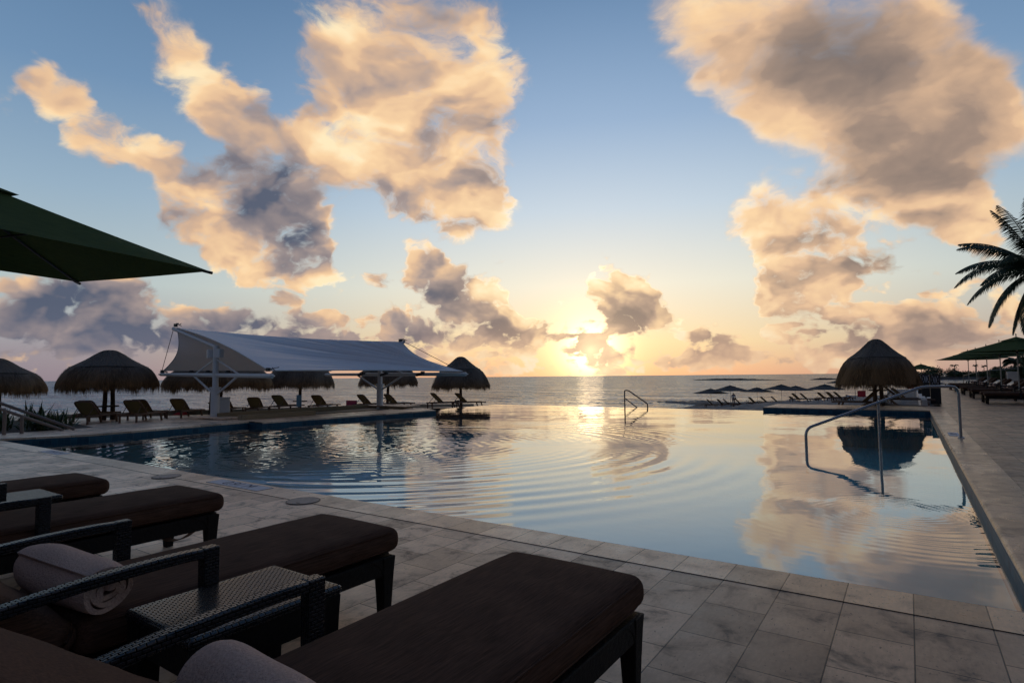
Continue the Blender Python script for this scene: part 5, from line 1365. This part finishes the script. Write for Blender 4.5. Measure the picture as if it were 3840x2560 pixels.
def person(loc, rz, joints, edges, radii, parts, label):
    """one skinned body; clothing as skinned shells over the same joints"""
    root = empty('person', loc, rz, label, 'person')
    def shell(name, ids, mat, grow, parent):
        me_ = bpy.data.meshes.new(name); mp = {j: i for i, j in enumerate(ids)}
        me_.from_pydata([joints[j] for j in ids], [(mp[a], mp[b]) for a, b in edges if a in mp and b in mp], [])
        me_.materials.append(mat); o = bpy.data.objects.new(name, me_); COL.objects.link(o); o.parent = parent
        md = o.modifiers.new('skin', 'SKIN'); md.use_smooth_shade = True
        sv = me_.skin_vertices[0].data if me_.skin_vertices else None
        if sv is None:
            bm = bmesh.new(); bm.from_mesh(me_); bm.verts.layers.skin.verify(); bm.to_mesh(me_); bm.free(); sv = me_.skin_vertices[0].data
        for j, i in mp.items(): sv[i].radius = (radii[j][0] + grow, radii[j][1] + grow)
        sv[0].use_root = True
        o.modifiers.new('sub', 'SUBSURF').render_levels = 2
        return o
    body = shell('body', list(joints), M['skin'], 0.0, root)
    for nm, ids, mat, gr_ in parts: shell(nm, ids, mat, gr_, root)
    return root
RD = {'pel': (0.15, 0.11), 'waist': (0.13, 0.10), 'chest': (0.16, 0.115), 'neck': (0.055, 0.055), 'head': (0.085, 0.10), 'crown': (0.075, 0.085)}
ED = [('pel', 'waist'), ('waist', 'chest'), ('chest', 'neck'), ('neck', 'head'), ('head', 'crown')]
for s in 'lr':
    RD.update({'hip' + s: (0.095, 0.10), 'kne' + s: (0.06, 0.062), 'ank' + s: (0.042, 0.042), 'toe' + s: (0.035, 0.03), 'sho' + s: (0.06, 0.06), 'elb' + s: (0.042, 0.042), 'wri' + s: (0.03, 0.032), 'han' + s: (0.035, 0.02)})
    ED += [('pel', 'hip' + s), ('hip' + s, 'kne' + s), ('kne' + s, 'ank' + s), ('ank' + s, 'toe' + s), ('chest', 'sho' + s), ('sho' + s, 'elb' + s), ('elb' + s, 'wri' + s), ('wri' + s, 'han' + s)]
stand = {'pel': (0, 0, 0.92), 'waist': (0, 0, 1.08), 'chest': (0, 0.01, 1.30), 'neck': (0, 0.0, 1.47), 'head': (0, 0.015, 1.57), 'crown': (0, 0.0, 1.66)}
for s, k in (('l', -1), ('r', 1)):
    stand.update({'hip' + s: (k * 0.09, 0, 0.84), 'kne' + s: (k * 0.10, 0.01, 0.48), 'ank' + s: (k * 0.10, 0, 0.08), 'toe' + s: (k * 0.11, 0.13, 0.035), 'sho' + s: (k * 0.19, 0, 1.39), 'elb' + s: (k * 0.25, -0.02, 1.12), 'wri' + s: (k * 0.21, 0.08, 0.90), 'han' + s: (k * 0.20, 0.11, 0.83)})
TOP = ['chest', 'waist', 'pel', 'shol', 'shor', 'elbl', 'elbr']; LEG = ['pel', 'hipl', 'hipr', 'knel', 'kner', 'ankl', 'ankr']
px_, py_ = -20.4, 84.6
p1 = person((px_, py_, bz(px_, py_)), R(15), stand, ED, RD, [('shirt', TOP, M['shirt'], 0.018), ('trousers', LEG, M['trousers'], 0.018), ('hair', ['head', 'crown'], M['hair'], 0.022)], 'person in white top and grey trousers standing under a grey beach parasol')
bag = MB().box((0, 0, 0), (0.16, 0.10, 0.22)).build('shoulder_bag', M['darkcloth'], None, bevel=0.03); bag.location = (px_ + 0.30, py_, bz(px_, py_) + 0.88); tag(bag, 'dark shoulder bag at the hip of the standing person on the beach', 'bag')
bend = dict(stand)
bend.update({'pel': (0, -0.12, 0.90), 'waist': (0, 0.02, 1.02), 'chest': (0, 0.24, 1.12), 'neck': (0, 0.40, 1.16), 'head': (0, 0.50, 1.14), 'crown': (0, 0.58, 1.10)})
for s, k in (('l', -1), ('r', 1)): bend.update({'hip' + s: (k * 0.09, -0.1, 0.82), 'kne' + s: (k * 0.10, -0.02, 0.47), 'sho' + s: (k * 0.18, 0.30, 1.12), 'elb' + s: (k * 0.20, 0.36, 0.86), 'wri' + s: (k * 0.14, 0.46, 0.66), 'han' + s: (k * 0.12, 0.50, 0.60)})
px_, py_ = -6.1, 84.0
p2 = person((px_, py_, bz(px_, py_) + 0.05), R(105), bend, ED, RD, [('shirt', TOP, M['shirt'], 0.02), ('trousers', LEG, M['shirt'], 0.02), ('hair', ['head', 'crown'], M['hair'], 0.022)], 'person dressed in white bending forward beneath a grey beach parasol')
copy_thing(teak, (-7.3, 88.0, bz(-7.3, 88.0) + 0.05), R(70), 'teak beach lounger carrying a reclining person by the waterline', 'sun lounger', GLB, 1.1)
rec = {'pel': (0, -0.2, 0.47), 'waist': (0, -0.30, 0.56), 'chest': (0, -0.46, 0.76), 'neck': (0, -0.58, 0.92), 'head': (0, -0.60, 1.02), 'crown': (0, -0.62, 1.10)}
for s, k in (('l', -1), ('r', 1)): rec.update({'hip' + s: (k * 0.10, -0.10, 0.46), 'kne' + s: (k * 0.11, 0.32, 0.62 if k < 0 else 0.48), 'ank' + s: (k * 0.11, 0.66, 0.42), 'toe' + s: (k * 0.12, 0.72, 0.52), 'sho' + s: (k * 0.19, -0.48, 0.84), 'elb' + s: (k * 0.24, -0.24, 0.66), 'wri' + s: (k * 0.10, -0.05, 0.72), 'han' + s: (k * 0.06, 0.0, 0.76)})
p3 = person((-7.3, 88.0, bz(-7.3, 88.0) + 0.05), R(70), rec, ED, RD, [('shirt', TOP, M['darkcloth'], 0.02), ('trousers', LEG, M['darkcloth'], 0.018), ('hair', ['head', 'crown'], M['hair'], 0.02)], 'person in dark clothes reclining on a beach lounger by the waterline')

# ------------------------------------------------------------------ trees, hedge, headland
def leaf_cloud(mb, c, rad, n, size, r_, squash=1.0, attr=None):
    for _ in range(n):
        d = Vector((r_.gauss(0, 1), r_.gauss(0, 1), r_.gauss(0, 1) * squash)).normalized() * (r_.random() ** 0.4)
        p = Vector(c) + Vector((d.x * rad[0], d.y * rad[1], d.z * rad[2]))
        u = Vector((r_.gauss(0, 1), r_.gauss(0, 1), r_.gauss(0, 1))).normalized(); w = u.cross(Vector((r_.gauss(0, 1), r_.gauss(0, 1), r_.gauss(0, 1)))).normalized()
        s = size * r_.uniform(0.6, 1.4); b = len(mb.v)
        mb.v += [tuple(p - u * s), tuple(p + w * s * 0.4), tuple(p + u * s), tuple(p - w * s * 0.4)]
        mb.f.append((b, b + 1, b + 2, b + 3)); k = r_.random(); attr.extend([k] * 4)
def frond(mb, base, d0, length, droop, r_, attr, nleaf=70, lw=0.046, ll=0.78, curl=0.0):
    d = Vector(d0).normalized(); p = Vector(base); pts = [p.copy()]; n = 16; step = length / n
    for i in range(n):
        d = (d + Vector((0, 0, -droop * step * (0.5 + 1.2 * i / n)))).normalized(); p = p + d * step; pts.append(p.copy())
    b0 = len(mb.v); mb.tube(pts, [0.035 * (1 - 0.85 * i / n) for i in range(n + 1)], 5); attr.extend([0.3] * (len(mb.v) - b0))
    for i in range(nleaf):
        u = 0.10 + 0.90 * i / (nleaf - 1); f = u * n; k = min(int(f), n - 1); q = pts[k].lerp(pts[k + 1], f - k)
        t = (pts[k + 1] - pts[k]).normalized(); side = t.cross(Vector((0, 0, 1)))
        if side.length < 0.05: side = Vector((1, 0, 0))
        side.normalize()
        L = ll * (math.sin(math.pi * min(1, u * 0.86 + 0.12)) ** 0.7) * r_.uniform(0.85, 1.1)
        for s in (-1, 1):
            out = (side * s * 0.75 + t * 0.65 + Vector((0, 0, -0.42 - 0.25 * r_.random()))).normalized()
            out2 = (out + Vector((0, 0, -0.55))).normalized()
            m1 = q + out * L * 0.55; e = m1 + out2 * L * 0.5
            w = t.cross(out).normalized().cross(out).normalized() * lw * 0.5 * r_.uniform(0.8, 1.2)
            b = len(mb.v); kk = r_.random()
            mb.v += [tuple(q - w * 0.6), tuple(q + w * 0.6), tuple(m1 + w), tuple(m1 - w), tuple(e)]
            mb.f += [(b, b + 1, b + 2, b + 3), (b + 3, b + 2, b + 4)]; attr.extend([kk] * 5)
def palm(loc, crown_off, fronds, seed, label, scale=1.0, lean=True):
    r_ = random.Random(seed); root = empty('palm_tree', loc, 0, label, 'palm tree')
    c = Vector(crown_off)
    pts = [Vector((c.x * (u ** 1.6), c.y * (u ** 1.6), c.z * u)) for u in [k / 10 for k in range(11)]]
    MB().tube(pts, [0.20 * scale - 0.07 * scale * k / 10 + (0.06 * scale if k == 0 else 0) for k in range(11)], 12).build('trunk', M['bark'], root, smooth='auto')
    mb = MB(); at = []
    for d0, ln, dr in fronds: frond(mb, c, d0, ln, dr, r_, at)
    mb.attr = at
    mb.build('crown', M['palm_leaf'], root)
    return root
LF = Vector((-0.825, -0.565, 0)); BK = Vector((-0.565, 0.825, 0))
def dv(l, u, b=0.0): return LF * l + Vector((0, 0, u)) + BK * b
fl = [(dv(1, 0.42, 0.1), 3.9, 0.34), (dv(1, 0.22, -0.15), 3.3, 0.30), (dv(0.75, 0.75, 0.2), 3.4, 0.30), (dv(0.45, 1.0, -0.1), 3.5, 0.25), (dv(0.2, 1.0, 0.3), 3.4, 0.2), (dv(0.9, -0.25, 0.2), 3.4, 0.55), (dv(0.55, -0.5, -0.2), 3.2, 0.6), (dv(0.25, -0.6, 0.4), 3.0, 0.5), (dv(0.8, 1.0, -0.6), 3.2, 0.35), (dv(0.55, 0.6, 0.7), 3.2, 0.35)]
fl = [(d, l * 1.14, q * 0.9) for d, l, q in fl] + [(dv(0.6, 0.9, 0.5), 3.7, 0.25), (dv(0.95, 0.6, -0.4), 3.6, 0.32), (dv(0.35, 0.95, -0.5), 3.7, 0.22), (dv(0.7, 0.1, 0.6), 3.5, 0.4), (dv(0.1, 1.0, 0.0), 3.7, 0.15), (dv(0.4, -0.2, -0.5), 3.4, 0.5)]
rr_ = random.Random(8)
for k in range(12):
    a = rr_.uniform(-1.3, 1.3); fl.append((dv(-abs(math.cos(a)) * rr_.uniform(0.1, 1), rr_.uniform(-0.3, 1.0), math.sin(a)), rr_.uniform(3.0, 3.8), rr_.uniform(0.25, 0.5)))
palm((8.9, 39.8, -0.05), (5.62 - 8.9, 38.3 - 39.8, 6.38), fl, 5, 'tall coconut palm leaning in from the right edge against the clouds')
def shrub(name, loc, clumps, leaf, mat, label, cat, seed, stem=True):
    r_ = random.Random(seed); root = empty(name, loc, 0, label, cat); mb = MB(); at = []
    for c, rad, n in clumps: leaf_cloud(mb, c, rad, n, leaf, r_, 1.0, at)
    mb.attr = at; mb.build('foliage', mat, root)
    if stem:
        s = MB()
        for c, rad, n in clumps[:6]: s.tube([(c[0] * 0.6, c[1] * 0.6, -0.4), (c[0], c[1], c[2])], [0.06, 0.03], 6)
        s.build('stems', M['bark'], root)
    return root
rr_ = random.Random(12)
cl = []
for k in range(26):
    u = rr_.random(); x = u * 4.6; h = 0.75 + 0.95 * u ** 0.7
    cl.append(((x, rr_.uniform(-0.8, 0.8), h * rr_.uniform(0.35, 0.95)), (0.55, 0.55, 0.42), 520))
shrub('hedge', (6.3, 66.5, 0.55), cl, 0.075, M['leaf'], 'dark sea grape hedge rising behind the parasol poles on the right', 'hedge', 3)
cl = [((rr_.uniform(-0.9, 1.8), rr_.uniform(-0.7, 0.7), rr_.uniform(0.2, 2.2)), (0.55, 0.55, 0.45), 420) for k in range(20)]
shrub('hedge', (8.6, 61.0, 0.2), cl, 0.08, M['leaf'], 'tall dark hedge at the right frame edge beyond the white column', 'hedge', 4)
for (x, y, z, lb, s_) in ((8.25, 72.0, 2.55, 'small palm top showing above the hedge left of the white column', 21), (9.35, 66.0, 2.75, 'small palm top showing above the hedge at the right frame edge', 22)):
    r_ = random.Random(s_)
    palm((x, y, -0.2), (0.1, 0, z), [((math.cos(a), math.sin(a), r_.uniform(0.1, 0.9)), r_.uniform(0.8, 1.2), 1.1) for a in [6.28 * k / 11 for k in range(11)]], s_, lb, 0.6)
lw = MB(); at = []
r_ = random.Random(6)
for _ in range(3500):
    x = r_.uniform(5.0, 11); y = r_.uniform(30, 66); z = 0.0; h = r_.uniform(0.03, 0.09); a = r_.random() * 3.14; dx_, dy_ = 0.05 * math.cos(a), 0.05 * math.sin(a); b = len(lw.v)
    lw.v += [(x - dx_, y - dy_, z), (x + dx_, y + dy_, z), (x + dx_ * 0.4, y + 0.03, z + h)]; lw.f.append((b, b + 1, b + 2)); at += [r_.random()] * 3
b = len(lw.v); lw.v += [(5.6, 30, 0.004), (14, 30, 0.004), (14, 60, 0.06), (5.6, 60, 0.06)]; lw.f.append((b, b + 1, b + 2, b + 3)); at += [0.4] * 4
lw.attr = at; lo = lw.build('lawn_grass', M['lawn']); lo['kind'] = 'stuff'; lo['label'] = 'strip of green lawn behind the lounger row'; lo['category'] = 'grass'

# spiky shrubs beside the stair rails
def spiky(loc, n, ln, seed, label):
    r_ = random.Random(seed); root = empty('spiky_shrub', loc, 0, label, 'plant', 'spiky shrubs by the stair rails'); mb = MB(); at = []
    for _ in range(n):
        a = r_.random() * 6.283; e = r_.uniform(0.15, 1.35); d = Vector((math.cos(a) * math.cos(e), math.sin(a) * math.cos(e), math.sin(e)))
        o_ = Vector((r_.gauss(0, 0.16), r_.gauss(0, 0.16), r_.uniform(0.0, 0.28))); L = ln * r_.uniform(0.6, 1.15); w = d.cross(Vector((0, 0, 1))).normalized() * r_.uniform(0.014, 0.028)
        m1 = o_ + d * L * 0.5; e1 = o_ + d * L + Vector((0, 0, -0.18 * L * math.cos(e))); b = len(mb.v); k = r_.random()
        mb.v += [tuple(o_ - w * 0.5), tuple(o_ + w * 0.5), tuple(m1 + w), tuple(m1 - w), tuple(e1)]; mb.f += [(b, b + 1, b + 2, b + 3), (b + 3, b + 2, b + 4)]; at += [k] * 5
    mb.attr = at; mb.build('leaves', M['leaf'], root); MB().tube([(0, 0, -0.4), (0.02, 0, 0.25)], [0.05, 0.03], 6).build('stem', M['bark'], root)
SP = [(-18.7, 5.5, 'spiky shrub just right of the second stair post'), (-18.5, 5.85, 'lowest spiky shrub at the right end of the stair rails'), (-19.6, 4.9, 'leafy spiky shrub behind the two short stair posts'), (-20.3, 5.9, 'tallest spiky shrub poking above the upper stair rail'), (-20.8, 4.6, 'spiky shrub behind the stair rails at the left frame edge'), (-21.3, 5.3, 'spiky shrub at the back of the planting by the stair rails')]
for i, (x, y, lb) in enumerate(SP): spiky((x, y, -0.12), 130, 0.48 if i != 3 else 0.66, 40 + i, lb)
eo = MB().poly([(-24, 3.9), (-17.95, 3.9), (-17.85, 5.2), (-18.3, 6.6), (-20.5, 6.9), (-24, 6.6)], -0.6, -0.02).build('planting_bed', M['earth']); structure(eo)

# headland with its wood, far right
hd = MB(); rows = []
for i in range(40):
    x = 2 + i * 12.0; row = []
    for k, (dy, z) in enumerate(((-14, -4.3), (-6, -3.2), (4, -2.0), (30, -1.6), (120, -2.0))):
        row.append((x + 3 * math.sin(i * 1.7 + k), 540 - x * 0.35 + dy + 5 * math.sin(i * 0.9), z if i > 0 else -4.3))
    rows.append(row)
structure(hd.grid(rows).build('headland', M['rock']))
wd = MB(); at = []; r_ = random.Random(17)
for k in range(230):
    x = 6 + (r_.random() ** 1.2) * 260; y = 548 - x * 0.35 + r_.uniform(-4, 22); h = r_.uniform(4.5, 8.5) * (0.75 + 0.25 * math.sin(x * 0.11)) * min(1.0, 0.45 + (x - 4) * 0.05)
    leaf_cloud(wd, (x, y, -2.2 + h * 0.55), (3.6, 3.2, h * 0.55), 120, 0.62, r_, 1.0, at)
wd.attr = at; wo2 = wd.build('distant_wood', M['leaf']); wo2['kind'] = 'stuff'; wo2['label'] = 'low dark wood along the far headland on the right'; wo2['category'] = 'trees'
for (x, y, z, s_, lb) in ((27.5, 530.0, 6.6, 61, 'lone palm standing above the far headland wood'), (39.8, 532, 6.2, 62, 'small far palm above the headland, behind the second parasol pole'), (44.5, 532, 5.8, 63, 'tiny far palm on the headland just right of another')):
    r_ = random.Random(s_)
    palm((x, y, -2.5), (0.2, 0, z + 2.2), [((math.cos(a), math.sin(a), r_.uniform(-0.1, 1.4)), (3.4 if s_ == 61 else 2.0), 0.5) for a in [6.28 * k / 12 for k in range(12)]], s_, lb, 1.4)
reef((-183, 588, 0), (-80, 548, 0), 2.0, 1); reef((-71, 566, 0), (-45, 620, 0), 2.6, 2); reef((-262, 596, 0), (-215, 596, 0), 0.9, 3)
